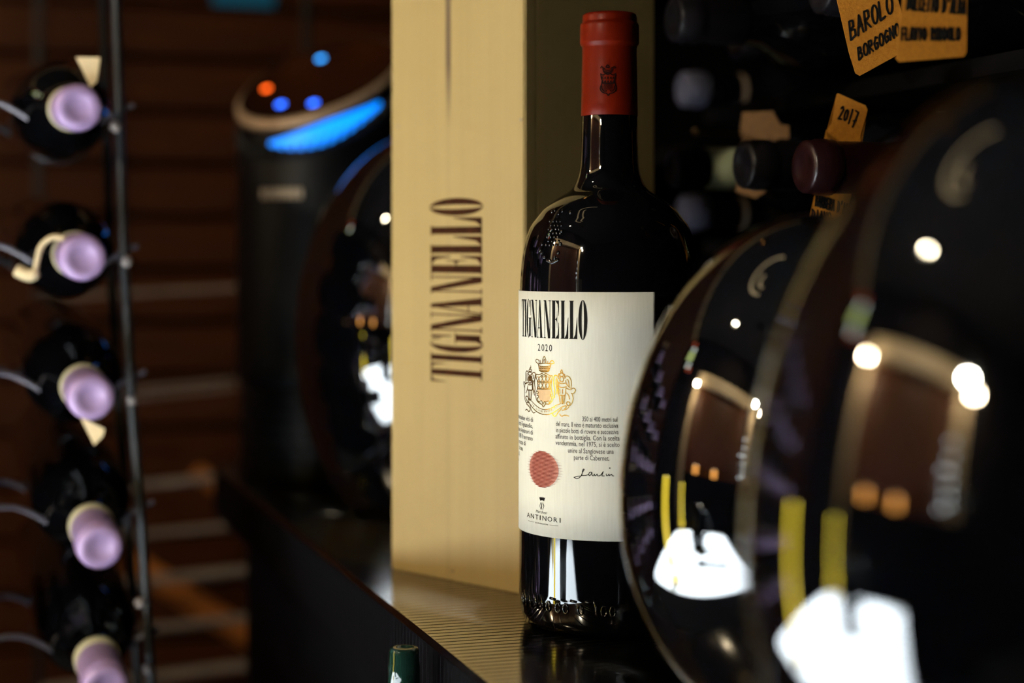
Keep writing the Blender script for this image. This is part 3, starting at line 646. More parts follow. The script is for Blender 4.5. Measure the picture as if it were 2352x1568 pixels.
# ================================================================== black egg-shaped vessels
def egg(pxc, D, a, wy, bt, bb, label):
    k = D/F; ctr = W((pxc-CX)*k, D, 0); zw = CAMH-(wy-HY)*k; a *= k; bt *= k; bb *= k
    p = [(0, .004)]; zlow = -zw/bb
    r0 = a*math.sqrt(max(1-zlow*zlow, .05)); p += [(r0*.86, .0), (r0*.97, .002)]
    for i in range(1, 25):
        z = zlow*(1-i/25); p.append((a*math.sqrt(1-z*z), zw+z*bb))
    for i in range(0, 41):
        t = i/40*PI/2; p.append((a*math.cos(t) if i < 40 else 0, zw+bt*math.sin(t)))
    o = from_bm('egg_vessel', lathe(p, 128), 'egg', None, True); o.location = ctr
    tag(o, label, 'vessel', 'egg shaped vessels along the counter'); return o
egg(1008, 1.5, 330, 757, 462, 535, 'glossy black egg shaped vessel between the wooden box and the round speaker')
egg(1870, .82, 450, 1150, 660, 557, 'glossy black egg shaped vessel overlapping the right side of the cream bottle label')
egg(2450, .58, 740, 1270, 1120, 900, 'largest glossy black egg shaped vessel, cut off by the right picture edge')

# ================================================================== slanted round speaker
spc = W((735-CX)/F*1.70, 1.70, 0); sr = 190/F*1.70
spk = tag(empty('round_speaker', spc), 'black cylindrical speaker with slanted touch top, glowing blue ring and orange light', 'speaker')
kz = 1.70/F; zc_ = CAMH+(580-178)*kz; qd, px_ = 100/190, .27     # slope of the top
def slant(bm, prof_, seg=72):          # (radius, height, follows-slope 0/1) rings about the vertical axis
    rings = []
    for r, z, s in prof_:
        ring_ = []
        for i in range(seg):
            a = 2*PI*i/seg; x, d = r*math.cos(a), r*math.sin(a)
            zz_ = z+s*(px_*x+qd*d)
            ring_.append(bm.verts.new((x*CT+d*ST, -x*ST+d*CT, zz_)))
        rings.append(ring_)
    for a, b in zip(rings, rings[1:]):
        for i in range(seg): bm.faces.new((a[i], a[(i+1) % seg], b[(i+1) % seg], b[i]))
    bm.faces.new(rings[0][::-1]); bm.faces.new(rings[-1])
    return bm
pf = [(sr*.92, 0, 0), (sr*.97, .004, 0)]
z = .02
for k in range(6): pf += [(sr*.97, z, 0), (sr*.935, z+.003, 0), (sr*.935, z+.007, 0), (sr*.97, z+.010, 0)]; z += .013
pf += [(sr, z+.004, 0), (sr, .18, 0), (sr, zc_-.038, 1), (sr*.95, zc_-.034, 1)]
from_bm('housing', slant(bmesh.new(), pf), 'speaker', spk)
from_bm('ring_channel', slant(bmesh.new(), [(sr*.90, zc_-.036, 1), (sr*.955, zc_-.034, 1), (sr*.955, zc_-.009, 1), (sr*.90, zc_-.006, 1)]), 'speaker', spk)
bm = bmesh.new(); n_ = 40; vs = []
for k in range(n_+1):
    a = math.radians(-120+82*k/n_); x, d = math.cos(a), math.sin(a); w_ = .011*math.sin(min(1, .12+1.3*min(k, n_-k)/n_*1.2)*PI/2)
    vs.append([bm.verts.new((sr*q_*(x*CT+d*ST), sr*q_*(-x*ST+d*CT), zc_-.021+h_*w_+sr*(px_*x+qd*d))) for q_, h_ in ((.957, -1), (.985, -.9), (.985, .9), (.957, 1))])
for a, b in zip(vs, vs[1:]):
    for i in range(4): bm.faces.new((a[i], a[(i+1) % 4], b[(i+1) % 4], b[i]))
bm.faces.new(vs[0]); bm.faces.new(vs[-1][::-1])
from_bm('light_ring', bm, 'ringblue', spk)
from_bm('rim', slant(bmesh.new(), [(sr*.95, zc_-.010, 1), (sr*1.0, zc_-.009, 1), (sr*1.01, zc_-.003, 1), (sr*.97, zc_, 1), (sr*.95, zc_, 1)]), 'rim', spk, True)
from_bm('touch_panel', slant(bmesh.new(), [(sr*.95, zc_-.008, 1), (sr*.955, zc_+.0004, 1), (sr*.90, zc_+.0008, 1)]), 'speakertop', spk)
ring_bm = bmesh.new()                  # black shroud that hides the ring at the back and leaves ribs in front
for k in range(26):
    a = -PI*.98+k*PI*.96/25
    x, d = sr*.985*math.cos(a), sr*.985*math.sin(a)
    w = .0016
    tube(ring_bm, [(x*CT+d*ST, -x*ST+d*CT, zc_-.034+px_*x+qd*d), (x*CT+d*ST, -x*ST+d*CT, zc_-.024+px_*x+qd*d)], w, 6)
from_bm('ring_rib', ring_bm, 'speaker', spk)
def toppt(px, py):                     # pixel -> local point on the slanted top
    v = ray(px, py); base = CAM-spc
    # plane z = zc_ + px_*x + qd*d in camera-aligned axes
    ax = Vector((CT, -ST, 0)); ad = Vector((ST, CT, 0))
    n = Vector((0, 0, 1))-ax*px_-ad*qd
    t = (zc_+.0008-base.dot(n))/v.dot(n); return base+v*t, n.normalized()
for p, m_, r_, nm in (((612, 204), 'ledorange', .0042, 'orange_led'), ((645, 240), 'ledblue', .0044, 'blue_led'), ((720, 237), 'ledblue', .0044, 'blue_led'), ((737, 135), 'ledcyan', .0040, 'blue_led')):
    c, n = toppt(*p)
    bm = lathe([(r_, -.0004), (r_, .0006), (r_*.7, .0012), (0, .0014)], 16, None, Matrix.Translation(c) @ n.to_track_quat('Z', 'Y').to_matrix().to_4x4()); from_bm(nm, bm, m_, spk)
bm = bmesh.new()
for k in range(7):
    a = math.asin(max(-.99, min(.99, ((628+k*14)-735)/190)))
    x, d = math.sin(a)*sr*1.003, -math.cos(a)*sr*1.003
    zc2 = CAMH-(444-HY)/F*1.62
    tube(bm, [(x*CT+d*ST, -x*ST+d*CT, zc2-.0045), (x*CT+d*ST, -x*ST+d*CT, zc2+.0045)], .0021, 6)
from_bm('badge', bm, 'badge', spk)

# ================================================================== generic 750 ml bottles (axis +Z, tip at z = .30)
def std_bottle(name, capm, caplen=.055, labm=None, laba=(.06, .15), band=None, caprad=.0152, neckband=None):
    r = empty(name, (0, 0, 0))
    from_bm('glass_body', lathe([(0, .008), (.03, 0), (.035, .001), (.0372, .006), (.0372, .185), (.036, .197), (.031, .212), (.022, .226), (.0165, .236), (.0145, .25), (.0138, .262), (.0136, .297), (0, .298)], 32), 'glass', r, True)
    c = .30-caplen
    co = from_bm('capsule', lathe([(caprad-.0006, c), (caprad, c+.001), (caprad*.985, .279), (caprad*1.0, .281), (caprad*1.06, .2825), (caprad*1.06, .292), (caprad*1.0, .2935), (caprad, .2985), (caprad*.9, .3), (caprad*.56, .3002), (caprad*.5, .2994), (0, .2992)], 32), capm, r, True)
    if band: from_bm('capsule_band', lathe([(caprad+.0002, c-.004), (caprad+.0007, c-.003), (caprad+.0007, c+.005), (caprad, c+.006)], 32), band, r, True)
    if labm: from_bm('label', lathe([(.0373, laba[0]), (.0376, laba[0]+.0005), (.0376, laba[1]), (.0373, laba[1]+.0005)], 32), labm, r, True)
    if neckband: from_bm('neck_band', lathe([(.0150, .200+.008), (.0152, .209), (.0152, .234), (.0150, .235)], 32) if False else lathe([(caprad, neckband[0]), (caprad+.0004, neckband[0]+.001), (caprad+.0004, neckband[1]), (caprad, neckband[1]+.001)], 32), neckband[2], r, True)
    return r
def aim(o, tip, axis):
    axis = Vector(axis).normalized(); q = axis.to_track_quat('Z', 'Y'); o.rotation_mode = 'QUATERNION'; o.rotation_quaternion = q
    o.location = Vector(tip)-q @ Vector((0, 0, .30))

# ---------------- left wire rack with lavender capped bottles
rows = [((182, 247), -.06, 'upper'), ((192, 592), -.05, 'second'), ((211, 914), -.09, 'third'), ((231, 1258), -.165, 'fourth'), ((244, 1580), -.2, 'lowest')]
proto = std_bottle('capped_bottle', 'lavender', .05, None, band='creamband', caprad=.0158)
lab_l = ['lavender capped bottle under the upper pale paper tag in the wire rack', 'lavender capped bottle with a loop of tape at its neck, wire rack', 'lavender capped bottle over the lower pale paper tag in the wire rack',
         'lavender capped bottle tipped downward, fully visible below the paper tagged one', 'lowest lavender capped bottle, cut off by the bottom picture edge']
pitch = .115; first = True; tips = []
for c_ in range(4):
    for r_, ((px0, py0), az, nm) in enumerate(rows):
        tip = at(px0, py0, 1.22)+Vector((-pitch*c_, .012*c_, 0))
        o = proto if first else copy_thing(proto); first = False
        if c_ == 0: tag(o, lab_l[r_], 'bottle', 'lavender capped bottles in the wire rack'); tips.append(tip)
        else: tag(o, 'lavender capped bottle, %s row of the %s rack column left of the visible one' % (nm, ('', 'first', 'second', 'third')[c_]), 'bottle', 'lavender capped bottles in the hidden rack columns')
        aim(o, tip, (.05, -1, az))
rack = tag(empty('wire_bottle_rack', (tips[-1].x, 1.33, 0)), 'black wire bottle rack holding the lavender capped bottles', 'rack')
ro = rack.location
for r_, tip in enumerate(tips):
    az = rows[r_][1]
    for yb, rad_off in ((.085, .0172), (.20, .040)):
        bm = bmesh.new(); pts = []
        for k in range(0, 61):
            x = tip.x+.05+(-pitch*4-.05)*k/60
            ph_ = (x-tip.x)/pitch*2*PI
            zc2 = tip.z-az*yb-rad_off-.001
            pts.append(Vector((x-.004, tip.y+yb, zc2+(.012 if yb < .1 else .016)*(1-math.cos(ph_))))-ro)
        tube(bm, pts, .0022, 6); from_bm('wavy_wire', bm, 'steelwire', rack)
for c_ in range(5):
    for dy in (.085, .20):
        bm = bmesh.new(); pp = [(262, -120), (285, 600), (305, 960), (325, 1200), (352, 1640)]
        pts = [at(a, b, 1.31)+Vector((-pitch*c_, (dy-.085)+.0, 0)) for a, b in pp]
        bot = Vector((pts[-1].x+.02, pts[-1].y, 0.0)); topz = Vector((pts[0].x-.01, pts[0].y, 1.75))
        tube(bm, [p-ro for p in [topz]+pts+[bot]], .0038, 8); from_bm('upright', bm, 'black', rack)
for p in ((266, 290), (291, 600), (303, 918), (322, 1384), (340, 1535)):
    bm = bmesh.new(); bmesh.ops.create_uvsphere(bm, u_segments=10, v_segments=8, radius=.0042, matrix=Matrix.Translation(at(*p, 1.295)-ro)); from_bm('weld_bead', bm, 'bar', rack, True)
for dy in (.0, .115):
    a = at(300, 1640, 1.31)
    for zz_ in (.05, 1.72):
        bm = tube(bmesh.new(), [Vector((a.x+.03-(.0 if zz_ < 1 else .06), a.y+dy, zz_))-ro, Vector((a.x-.48, a.y+dy, zz_))-ro], .004, 6)
        from_bm('cross_wire', bm, 'steelwire', rack)
def flatshape(name, pxs, D, m, label, cat, thick=.0007, tilt=0.0, group=None):
    front = [at(x, y, D+tilt*(x-pxs[0][0])/F) for x, y in pxs]; n = Vector((ST, CT, 0))*thick
    o0 = sum(front, Vector())/len(front)
    bm = bmesh.new(); a = [bm.verts.new(p-o0) for p in front]; b = [bm.verts.new(p-o0+n) for p in front]
    bm.faces.new(a); bm.faces.new(b[::-1])
    for i in range(len(a)): j = (i+1) % len(a); bm.faces.new((a[i], b[i], b[j], a[j]))
    bmesh.ops.triangulate(bm, faces=[f for f in bm.faces if len(f.verts) > 4])
    o = from_bm(name, bm, m); o.location = o0
    return tag(o, label, cat, group)
flatshape('paper_tag', [(174, 131), (230, 132), (222, 188), (208, 200)], 1.235, 'palecard', 'small pale triangular paper tag above the upper lavender cap', 'tag')
flatshape('paper_tag', [(183, 955), (240, 985), (236, 1002), (216, 1022)], 1.235, 'palecard', 'small pale pointed paper tag under the third lavender cap', 'tag')
bm = bmesh.new()
pts = [at(a, b, 1.235) for a, b in [(150, 548), (120, 545), (95, 565), (85, 600), (80, 625), (65, 632), (38, 620)]]; o0 = pts[3]
tube(bm, [p-o0 for p in smooth_pts(pts, 4)], [.002]*16+[.0045]*9, 8)
o = from_bm('tape_tie', bm, 'palecard', None, True); o.location = o0; tag(o, 'curled pale tape tie beside the second lavender cap', 'tie')

# ================================================================== steel shelf bars before the board wall
shelf = tag(empty('steel_bar_rack', W(-.45, 2.2, -TOP)), 'grey steel rack of horizontal bars in front of the brown boards', 'rack')
so = shelf.location
for pa, pb, th_ in (((100, 684), (700, 652), .003), ((100, 916), (545, 872), .0028), ((100, 936), (545, 889), .0028), ((100, 1136), (700, 1078), .0055), ((100, 1248), (700, 1192), .0045), ((100, 1360), (720, 1292), .0068), ((100, 1472), (740, 1398), .0055), ((100, 1585), (760, 1504), .0068), ((100, 1700), (760, 1616), .0068)):
    bm = bmesh.new(); tube(bm, [at(*pa, 2.30)-so, at(*pb, 2.12)-so], th_, 8); from_bm('bar', bm, 'bar', shelf)
for p, D in (((705, 400), 2.13), ((90, 400), 2.31)):
    a = at(*p, D); bm = bmesh.new(); tube(bm, [Vector((a.x, a.y, 0))-so, Vector((a.x, a.y, 1.5))-so], .006, 8); from_bm('upright', bm, 'black', shelf)
br = empty('diagonal_brace', W(-.45, 2.4, -TOP)); tag(br, 'diagonal wooden brace behind the steel bars, amber glow put into its colour', 'brace')
for pa, pb, w in (((300, 1290), (700, 1545), .018), ((450, 1085), (640, 1200), .014)):
    bm = bmesh.new(); tube(bm, [at(*pa, 2.42)-br.location, at(*pb, 2.36)-br.location], w, 4); from_bm('batten', bm, 'brace', br)
boxobj('foot', (-.03, -.02, 0), (.03, .02, .55), 'plank', br)
o = boxobj('light_panel', (-.045, -.01, .0), (.045, .0, .06), 'teal'); o.location = at(585, -10, 2.5); o.rotation_euler = (0, 0, 0)
tag(o, 'dim teal light panel high on the board wall', 'panel')
o.location.y = Y1-.022

# ================================================================== bottle shelf on the right
bs = tag(empty('bottle_shelf', (0.72, 1.1, TOP)), 'black wooden bottle shelf along the right wall', 'shelf')
def sb(name, lo, hi, m='darkwood'): return boxobj(name, Vector(lo)-Vector((.72, 1.1, TOP)), Vector(hi)-Vector((.72, 1.1, TOP)), m, bs)
for z in (.11, .2225-.0, .3325): sb('shelf_board', (.60, .45, TOP+z-.006), (1.10, 1.34, TOP+z+.006))
for z in (.10, .20, .305): sb('shelf_board', (.60, 1.36, TOP+z-.006), (1.10, 1.95, TOP+z+.006))
sb('shelf_board', (.60, .45, TOP+.55), (1.10, 1.95, TOP+.57)); sb('back_panel', (1.10, .45, 0), (1.13, 1.95, TOP+.57))
for y in (.43, 1.34, 1.95): sb('upright_board', (.60 if y != 1.34 else .97, y, 0), (1.10, y+.02, TOP+.57))
c = at(1598, 303, 1.30)
bm = lathe([(.0028, -.004), (.0030, .001), (.0015, .0022), (0, .002)], 14, None, Matrix.Translation(c-Vector((.72, 1.1, TOP))) @ (CAM-c).to_track_quat('Z', 'Y').to_matrix().to_4x4())
from_bm('brass_screw', bm, 'brass', bs)
bm = tube(bmesh.new(), [c-bs.location+Vector((.0, .003, 0)), Vector((.62, c.y+.02, c.z))-bs.location], .0012, 6); from_bm('screw_shank', bm, 'brass', bs)
g_ = 'bottles lying on the right shelf'
pb_ = std_bottle('red_wine_bottle', 'burgundy', .052, 'creamlabel', caprad=.0158); tag(pb_, 'lying bottle with burgundy capsule poking through the year tag', 'bottle', g_)
aim(pb_, at(1845, 383, 1.025), (-1, -.03, 0))
pk_ = std_bottle('red_wine_bottle', 'blackcap', .052, 'creamlabel', caprad=.0158); tag(pk_, 'lying bottle with black capsule just left of the burgundy one', 'bottle', g_)
aim(pk_, at(1706, 378, 1.13), (-1, -.05, 0))
o = std_bottle('red_wine_bottle', 'blackcap', .024, None, neckband=(.247, .274, 'creamlabel')); tag(o, 'dark lying bottle with cream neck band beside the box edge', 'bottle', g_); aim(o, at(1545, 385, 1.27), (-1, -.05, 0))
wp = std_bottle('red_wine_bottle', 'whitecap', .021, None, caprad=.0150, neckband=(.224, .247, 'tanlabel')); tag(wp, 'upper far bottle with pale blue capsule tip and tan neck band', 'bottle', g_); aim(wp, at(1566, 205, 1.50), (-1, -.02, 0))
o = copy_thing(wp, 'lower far bottle with pale blue capsule tip and tan neck band', g_); aim(o, at(1566, 488, 1.50), (-1, -.02, 0))
upl = ['upper lying bottle from which the slanted kraft tag hangs', 'upper lying bottle holding the straight kraft tag', 'upper dark bottle with bluish sheen next to the box top', 'upper dark bottle between the box and the kraft tags']
for k, (px0, py0, D) in enumerate(((1880, -28, 1.06), (2040, -122, .90), (1545, 44, 1.18), (1690, 93, 1.30))):
    o = copy_thing(pk_, upl[k], g_)
    for ch in o.children:
        if ch.name.startswith('label'): bpy.data.objects.remove(ch)
    aim(o, at(px0, py0, D), (-1, -.03, 0))
# kraft tags
g2 = 'kraft paper neck tags'
def hwrite(o, s, pa, pb, cap_px, w, D, lean=0.0, upright=False):
    pr = Print(); a = Vector(pa); b = Vector(pb); d = (b-a); n = Vector((d.y, -d.x)).normalized()
    n = n if n.y < 0 else -n
    if upright: n = Vector((-.12, -1))
    hand(pr, s, lambda t, h: tuple(a+d*t+n*h*cap_px+d.normalized()*lean*h*cap_px), w, 1.0)
    me_o = pr.build('handwriting', 'ink', lambda x, y: at(x, y, D-.0004)-o.location, o); return me_o
o = flatshape('kraft_tag', [(1920, -10), (2060, -10), (2072, 30), (2078, 110), (2070, 122), (1975, 174), (1965, 168), (1950, 120)], 1.02, 'kraft', 'slanted kraft tag with two lines of black handwriting, corner pointing down', 'tag', group=g2)
hwrite(o, 'BAROLO', (1953, 93), (2054, 26), 42, 5.0, 1.02, 0, True); hwrite(o, 'BORGOGNO', (1972, 138), (2068, 78), 27, 4.6, 1.02, 0, True)
o = flatshape('kraft_tag', [(2074, -10), (2222, -10), (2220, 120), (2214, 130), (2066, 142), (2058, 134)], .90, 'kraft', 'straight kraft tag with blurred handwriting, right of the slanted tag', 'tag', group=g2)
hwrite(o, "DOLCETTO D'ALBA", (2082, 22), (2218, 32), 32, 5.5, .90); hwrite(o, 'FLAVIO RODDOLO', (2070, 92), (2206, 92), 28, 5.5, .90)
yt = [(1925, 214), (1988, 242), (1993, 252), (1976, 312), (1979, 340), (1970, 395), (1945, 500), (1925, 560), (1850, 545), (1858, 505), (1876, 440), (1900, 430), (1925, 395), (1938, 350), (1925, 322), (1893, 322), (1897, 300), (1910, 284), (1922, 216)]
o = flatshape('kraft_tag', yt, 1.055, 'kraft', 'kraft neck tag with a handwritten year above the burgundy capsule', 'tag', group=g2)
hwrite(o, '2017', (1924, 272), (1966, 286), 30, 4.2, 1.055, -.05); hwrite(o, "BARBERA D'ASTI", (1872, 472), (1962, 498), 24, 4.0, 1.055, -.2)
hwrite(o, "DIANO", (1864, 502), (1910, 512), 22, 3.6, 1.055, -.2)
o = flatshape('kraft_tag', [(1705, 258), (1775, 255), (1786, 285), (1812, 290), (1812, 318), (1765, 318), (1762, 400), (1758, 440), (1735, 455), (1690, 440), (1695, 400), (1722, 395), (1740, 320), (1700, 300)], 1.22, 'dimkraft', 'blurred kraft tag on the neck of the black capped bottle', 'tag', group=g2)
# green glass bottle below the counter edge
gb = std_bottle('green_glass_bottle', 'blackcap', .02, None); tag(gb, 'dark green glass bottle on the ledge below the counter edge', 'bottle')
for ch in gb.children:
    if ch.name.startswith('glass_body'): ch.data.materials[0] = M['greenglass']
    else: ch.data.materials[0] = M['greenglass']
q = at(938, 1515, 1.0); gb.location = (.238, .935, TOP-.355); gb.scale = (.55, .55, 1.185)

# ================================================================== across the aisle (seen as reflections)
tb = tag(empty('dining_table', (-.52, .82, 0)), 'dining table under a white cloth across the aisle', 'table')
def rrect(hx, hy, r, n=5):
    out = []
    for cx_, cy_, a0 in ((hx-r, hy-r, 0), (-hx+r, hy-r, PI/2), (-hx+r, -hy+r, PI), (hx-r, -hy+r, 1.5*PI)):
        out += [(cx_+r*math.cos(a0+PI/2*i/n), cy_+r*math.sin(a0+PI/2*i/n)) for i in range(n+1)]
    return out
def slab(name, pts, z0, z1, m, parent):
    bm = bmesh.new(); a = [bm.verts.new((x, y, z0)) for x, y in pts]; b = [bm.verts.new((x, y, z1)) for x, y in pts]
    bm.faces.new(a[::-1]); bm.faces.new(b)
    for i in range(len(a)): j = (i+1) % len(a); bm.faces.new((a[i], a[j], b[j], b[i]))
    return from_bm(name, bm, m, parent)
slab('tabletop', rrect(.45, .33, .05), .705, .735, 'darkwood', tb)
for x in (-.38, .38):
    for y in (-.27, .27): boxobj('leg', (x-.025, y-.025, 0), (x+.025, y+.025, .705), 'darkwood', tb)
bm = bmesh.new(); rr_ = rrect(.47, .36, .06, 6); nb = len(rr_); lv = []
for z, f_, w_ in ((.739, .0, 0), (.7385, 1.0, 0), (.733, 1.004, 0), (.60, 1.006, .004), (.42, 1.012, .009), (.28, 1.016, .012)):
    if f_ == 0: continue
    lv.append([bm.verts.new((x*f_+(w_*math.sin(i*1.9)*x/.47), y*f_+(w_*math.sin(i*1.9)*y/.36), z)) for i, (x, y) in enumerate(rr_)])
bm.faces.new(lv[0])
for a, b in zip(lv, lv[1:]):
    for i in range(nb): bm.faces.new((a[i], b[i], b[(i+1) % nb], a[(i+1) % nb]))
cl = from_bm('tablecloth', bm, 'cloth', None); cl.location = (-.52, .82, 0)
tag(cl, 'white cloth spread over the dining table, mirrored in the vessels', 'tablecloth')
def yellow_lamp(x, y, label, h=.26):
    t = tag(empty('table_lamp', (x, y, .739)), label, 'lamp', 'slim yellow table lamps')
    from_bm('base', lathe([(0, 0), (.030, 0), (.030, .004), (.010, .010), (.009, .04), (.019, .046), (.026, .062), (.019, .078), (.008, .084), (0, .084)], 20), 'yellowdim', t, True)
    from_bm('light_tube', lathe([(0, .084), (.010, .085), (.010, h), (.006, h+.006), (0, h+.006)], 16), 'yellow', t, True)
yellow_lamp(-.13, .97, 'slim glowing yellow table lamp at the table corner near the rack', .275)
yellow_lamp(-.86, 1.08, 'slim glowing yellow table lamp at the far table corner', .27)
jug = tag(empty('dark_jug', (-.55, .80, .739)), 'dark glass jug with curved handle on the white cloth', 'jug')
from_bm('body', lathe([(0, .002), (.06, 0), (.075, .04), (.07, .10), (.048, .17), (.052, .21), (.048, .208), (0, .04)], 24), 'glass', jug, True)
from_bm('handle', tube(bmesh.new(), smooth_pts([(0, -.048, .19), (0, -.11, .18), (0, -.14, .11), (0, -.07, .06)], 5), .009, 8), 'glass', jug, True)
sp = tag(empty('serving_spoon', (-.30, .74, .739)), 'long dark serving spoon lying on the white cloth', 'spoon')
from_bm('handle', tube(bmesh.new(), smooth_pts([(0, 0, .008), (.03, -.08, .014), (.04, -.17, .008)], 5), .006, 8), 'black', sp, True)
bm = bmesh.new(); bmesh.ops.create_uvsphere(bm, u_segments=16, v_segments=8, radius=1, matrix=Matrix.Translation((0, .03, .009)) @ Matrix.Diagonal((.024, .036, .008, 1))); from_bm('bowl', bm, 'black', sp, True)
# sideboard with candle glasses against the left wall
sd = tag(empty('sideboard', (-1.66, .45, 0)), 'low dark sideboard before the double door', 'sideboard')
boxobj('carcass', (-.15, -.85, .06), (.15, .85, 1.10), 'darkwood', sd, .004)
for y in (-.6, 0, .6): boxobj('door', (.15, y-.24, .10), (.162, y+.24, 1.05), 'darkwood', sd, .002)
for x in (-.12, .12):
    for y in (-.8, .8): boxobj('leg', (x-.02, y-.02, 0), (x+.02, y+.02, .06), 'darkwood', sd)
def candle(x, y, label):
    t = tag(empty('candle_glass', (x, y, 1.10)), label, 'candle', 'amber candle glasses on the sideboard')
    from_bm('glass_cup', lathe([(0, 0), (.030, 0), (.034, .02), (.036, .08), (.034, .08), (.030, .012), (0, .01)], 20), 'amber', t, True)
    from_bm('flame', lathe([(0, .03), (.008, .045), (.009, .06), (.004, .085), (0, .10)], 12), 'flame', t, True)
candle(-1.62, 1.00, 'amber candle glass, first on the sideboard from the rack side'); candle(-1.62, .56, 'amber candle glass, second on the sideboard from the rack side')
def wineglass(x, y, z0, label):
    t = tag(empty('wine_glass', (x, y, z0)), label, 'glass', 'clear wine glasses on the sideboard')
    from_bm('bowl', lathe([(0, .09), (.02, .095), (.036, .12), (.038, .15), (.032, .20), (.031, .20), (.036, .15), (.034, .122), (.018, .098), (0, .094)], 24), 'crystal', t, True)
    from_bm('stem', lathe([(0, 0), (.034, 0), (.034, .002), (.005, .006), (.0035, .02), (.0035, .085), (.008, .091), (0, .0915)], 20), 'crystal', t, True)
for k, (x, y) in enumerate(((-1.60, -.02), (-1.58, -.12), (-1.64, -.22), (-1.60, -.32))):
    wineglass(x, y, 1.10, 'clear stemmed wine glass, %s of four on the sideboard end' % ('first', 'second', 'third', 'last')[k])
# lit glass shelf left of the door
ls = tag(empty('lit_display', (-1.88, 2.24, 2.10)), 'small backlit display of coloured glass on the left wall', 'display')
boxobj('case', (-.02, -.20, 0), (.0, .24, .60), 'darkwood', ls)
for m_, y, z, h in (('litred', -.13, .05, .08), ('litwhite', -.03, .10, .10), ('litgreen', .0, .23, .12), ('litgreen', .09, .22, .14), ('litwhite', .04, .37, .08), ('litred', .14, .46, .09)):
    boxobj('glass_block', (0.0, y-.045, z), (.03, y+.045, z+h), m_, ls, .004)
# lamp fixtures
def ceiling_spot(light, aim_, label, bulb='bulbw', r=.03):
    p = light.location.copy(); t = tag(empty('ceiling_spotlight', (p.x, p.y, ZC)), label, 'lamp')
    d = (aim_-p).normalized(); q = d.to_track_quat('-Z', 'Y').to_matrix().to_4x4(); o0 = p-t.location
    from_bm('housing', lathe([(.045, .0), (.047, .0), (.047, .09), (.02, .10), (.0, .10), (.0, .095), (.043, .088), (.043, .0)], 24, None, Matrix.Translation(o0+d*.012) @ q), 'black', t, True)
    from_bm('bulb', lathe([(0, .012), (r*.8, .014), (r, .022), (r*.7, .035), (0, .045)], 20, None, Matrix.Translation(o0) @ q), bulb, t, True)
    from_bm('stem', tube(bmesh.new(), [o0-d*.07, Vector((0, 0, 0))], .008, 8), 'black', t)
ceiling_spot(L_tab, TABLE_AIM, 'black ceiling spotlight over the white table')
ceiling_spot(L_wall, WALL_AIM, 'black ceiling spotlight by the board wall', 'amber', .02)
ceiling_spot(L_door, DOOR_AIM, 'added ceiling spotlight brightening the double door frame', 'amber', .02)
up = tag(empty('added_uplight', (UP_POS.x, Y1-.02, UP_POS.z-.03)), 'small added uplight, out of view, brightening the upper brown boards', 'lamp'); o0 = UP_POS-up.location
from_bm('cup', lathe([(0, -.05), (.03, -.05), (.04, -.012), (.036, -.012), (.026, -.045), (0, -.045)], 20, None, Matrix.Translation(o0)), 'black', up, True)
from_bm('arm', tube(bmesh.new(), [(0, 0, 0), (o0.x, o0.y, o0.z-.05)], .006, 6), 'black', up)
from_bm('bulb', lathe([(0, -.045), (.015, -.035), (.015, -.02), (0, -.014)], 16, None, Matrix.Translation(o0)), 'amber', up, True)
pd = tag(empty('ring_pendant', (-.2, 1.0, ZC)), 'curved warm light band hanging under the ceiling', 'lamp')
def arc3(x0, y0, rx, ry, a0, a1, z): return [(x0+rx*math.cos(math.radians(a0+(a1-a0)*i/24)), y0+ry*math.sin(math.radians(a0+(a1-a0)*i/24)), z) for i in range(25)]
from_bm('light_band', tube(bmesh.new(), arc3(-.02, .02, .36, .26, 205, 20, -.12), .022, 8), 'band', pd, True)
from_bm('light_band', tube(bmesh.new(), arc3(-.02, -.02, .22, .12, 200, 100, -.12), .022, 8), 'band', pd, True)
for x, y in ((-.30, .17), (.23, .19), (-.1, .1)): from_bm('hanger', tube(bmesh.new(), [(x, y, 0), (x, y, -.12)], .003, 6), 'black', pd)
st_n = 0
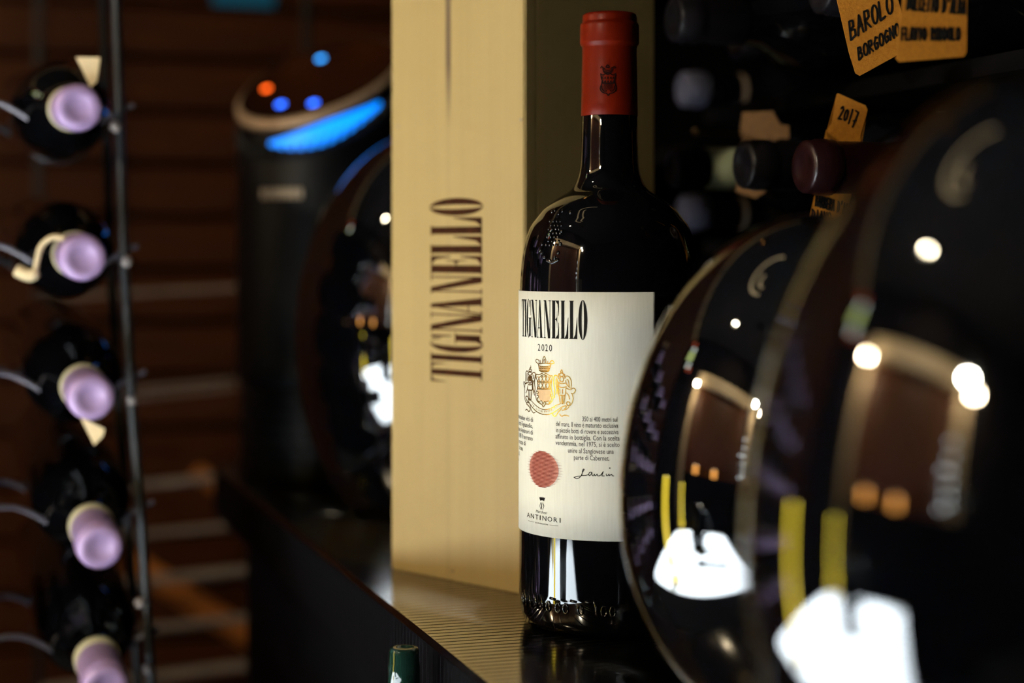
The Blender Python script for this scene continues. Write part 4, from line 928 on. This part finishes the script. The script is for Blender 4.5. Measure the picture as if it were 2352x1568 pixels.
for x, y, zs in ((-1.70, -.10, (1.60, 1.50, 1.41, 1.33, 1.26, 1.20)), (-1.64, -.02, (1.40, 1.30, 1.17))):  # added glowing beads, standing in for sparkle on the wine glasses
    cs_ = tag(empty('sparkle_strand', (x, y, ZC)), ('longer' if st_n == 0 else 'shorter')+' added strand of glowing beads for glass sparkle by the double door', 'lamp'); st_n += 1
    from_bm('wire', tube(bmesh.new(), [(0, 0, 0), (0, 0, zs[-1]-ZC)], .0015, 6), 'black', cs_)
    for z in zs:
        bm = bmesh.new(); bmesh.ops.create_icosphere(bm, subdivisions=1, radius=.017, matrix=Matrix.Translation((0, 0, z-ZC))); from_bm('bead', bm, 'bead', cs_)
def wall_lamp(pos, label, bulbs, yb=0):
    t = tag(empty('wall_lamp', (XL+.12, pos.y, 2.11)), label, 'lamp', 'lamps on the door frame'); o0 = pos-t.location
    from_bm('arm', tube(bmesh.new(), [(0, 0, 0), (o0.x*.6, o0.y*.6, .02), (o0.x, o0.y, o0.z+.05)], .007, 8), 'black', t)
    from_bm('socket', lathe([(.0, .075), (.012, .073), (.014, .055), (.010, .05), (0, .05)], 16, None, Matrix.Translation(o0)), 'black', t, True)
    for dx, dy, dz in bulbs:
        bm = bmesh.new(); bmesh.ops.create_uvsphere(bm, u_segments=16, v_segments=10, radius=.024, matrix=Matrix.Translation(o0+Vector((dx, dy, dz)))); from_bm('bulb', bm, 'bulb', t, True)
wall_lamp(DOORL_POS, 'bare bulb wall lamp over the door jamb nearer the wire rack', [(0, 0, .03)])
wall_lamp(DOORR_POS, 'bare bulb wall lamp over the door jamb beside the wall spotlight', [(0, 0, .03)])
t = tag(empty('track_spotlight', (XL, KEY_POS.y, 2.02)), 'black wall spotlight aimed at the counter and its bottle', 'lamp'); o0 = KEY_POS-t.location
d = (KEY_AIM-KEY_POS).normalized(); q = d.to_track_quat('-Z', 'Y').to_matrix().to_4x4()
from_bm('housing', lathe([(.047, 0), (.05, 0), (.05, .1), (.02, .11), (0, .11), (0, .1), (.046, .096), (.046, 0)], 24, None, Matrix.Translation(o0+d*.012) @ q), 'black', t, True)
from_bm('bulb', lathe([(0, .012), (.024, .014), (.03, .022), (.02, .035), (0, .045)], 20, None, Matrix.Translation(o0) @ q), 'bulb', t, True)
from_bm('arm', tube(bmesh.new(), [(0, 0, 0), (o0-d*.08)*.6+Vector((0, 0, .03)), o0-d*.08], .01, 8), 'black', t)
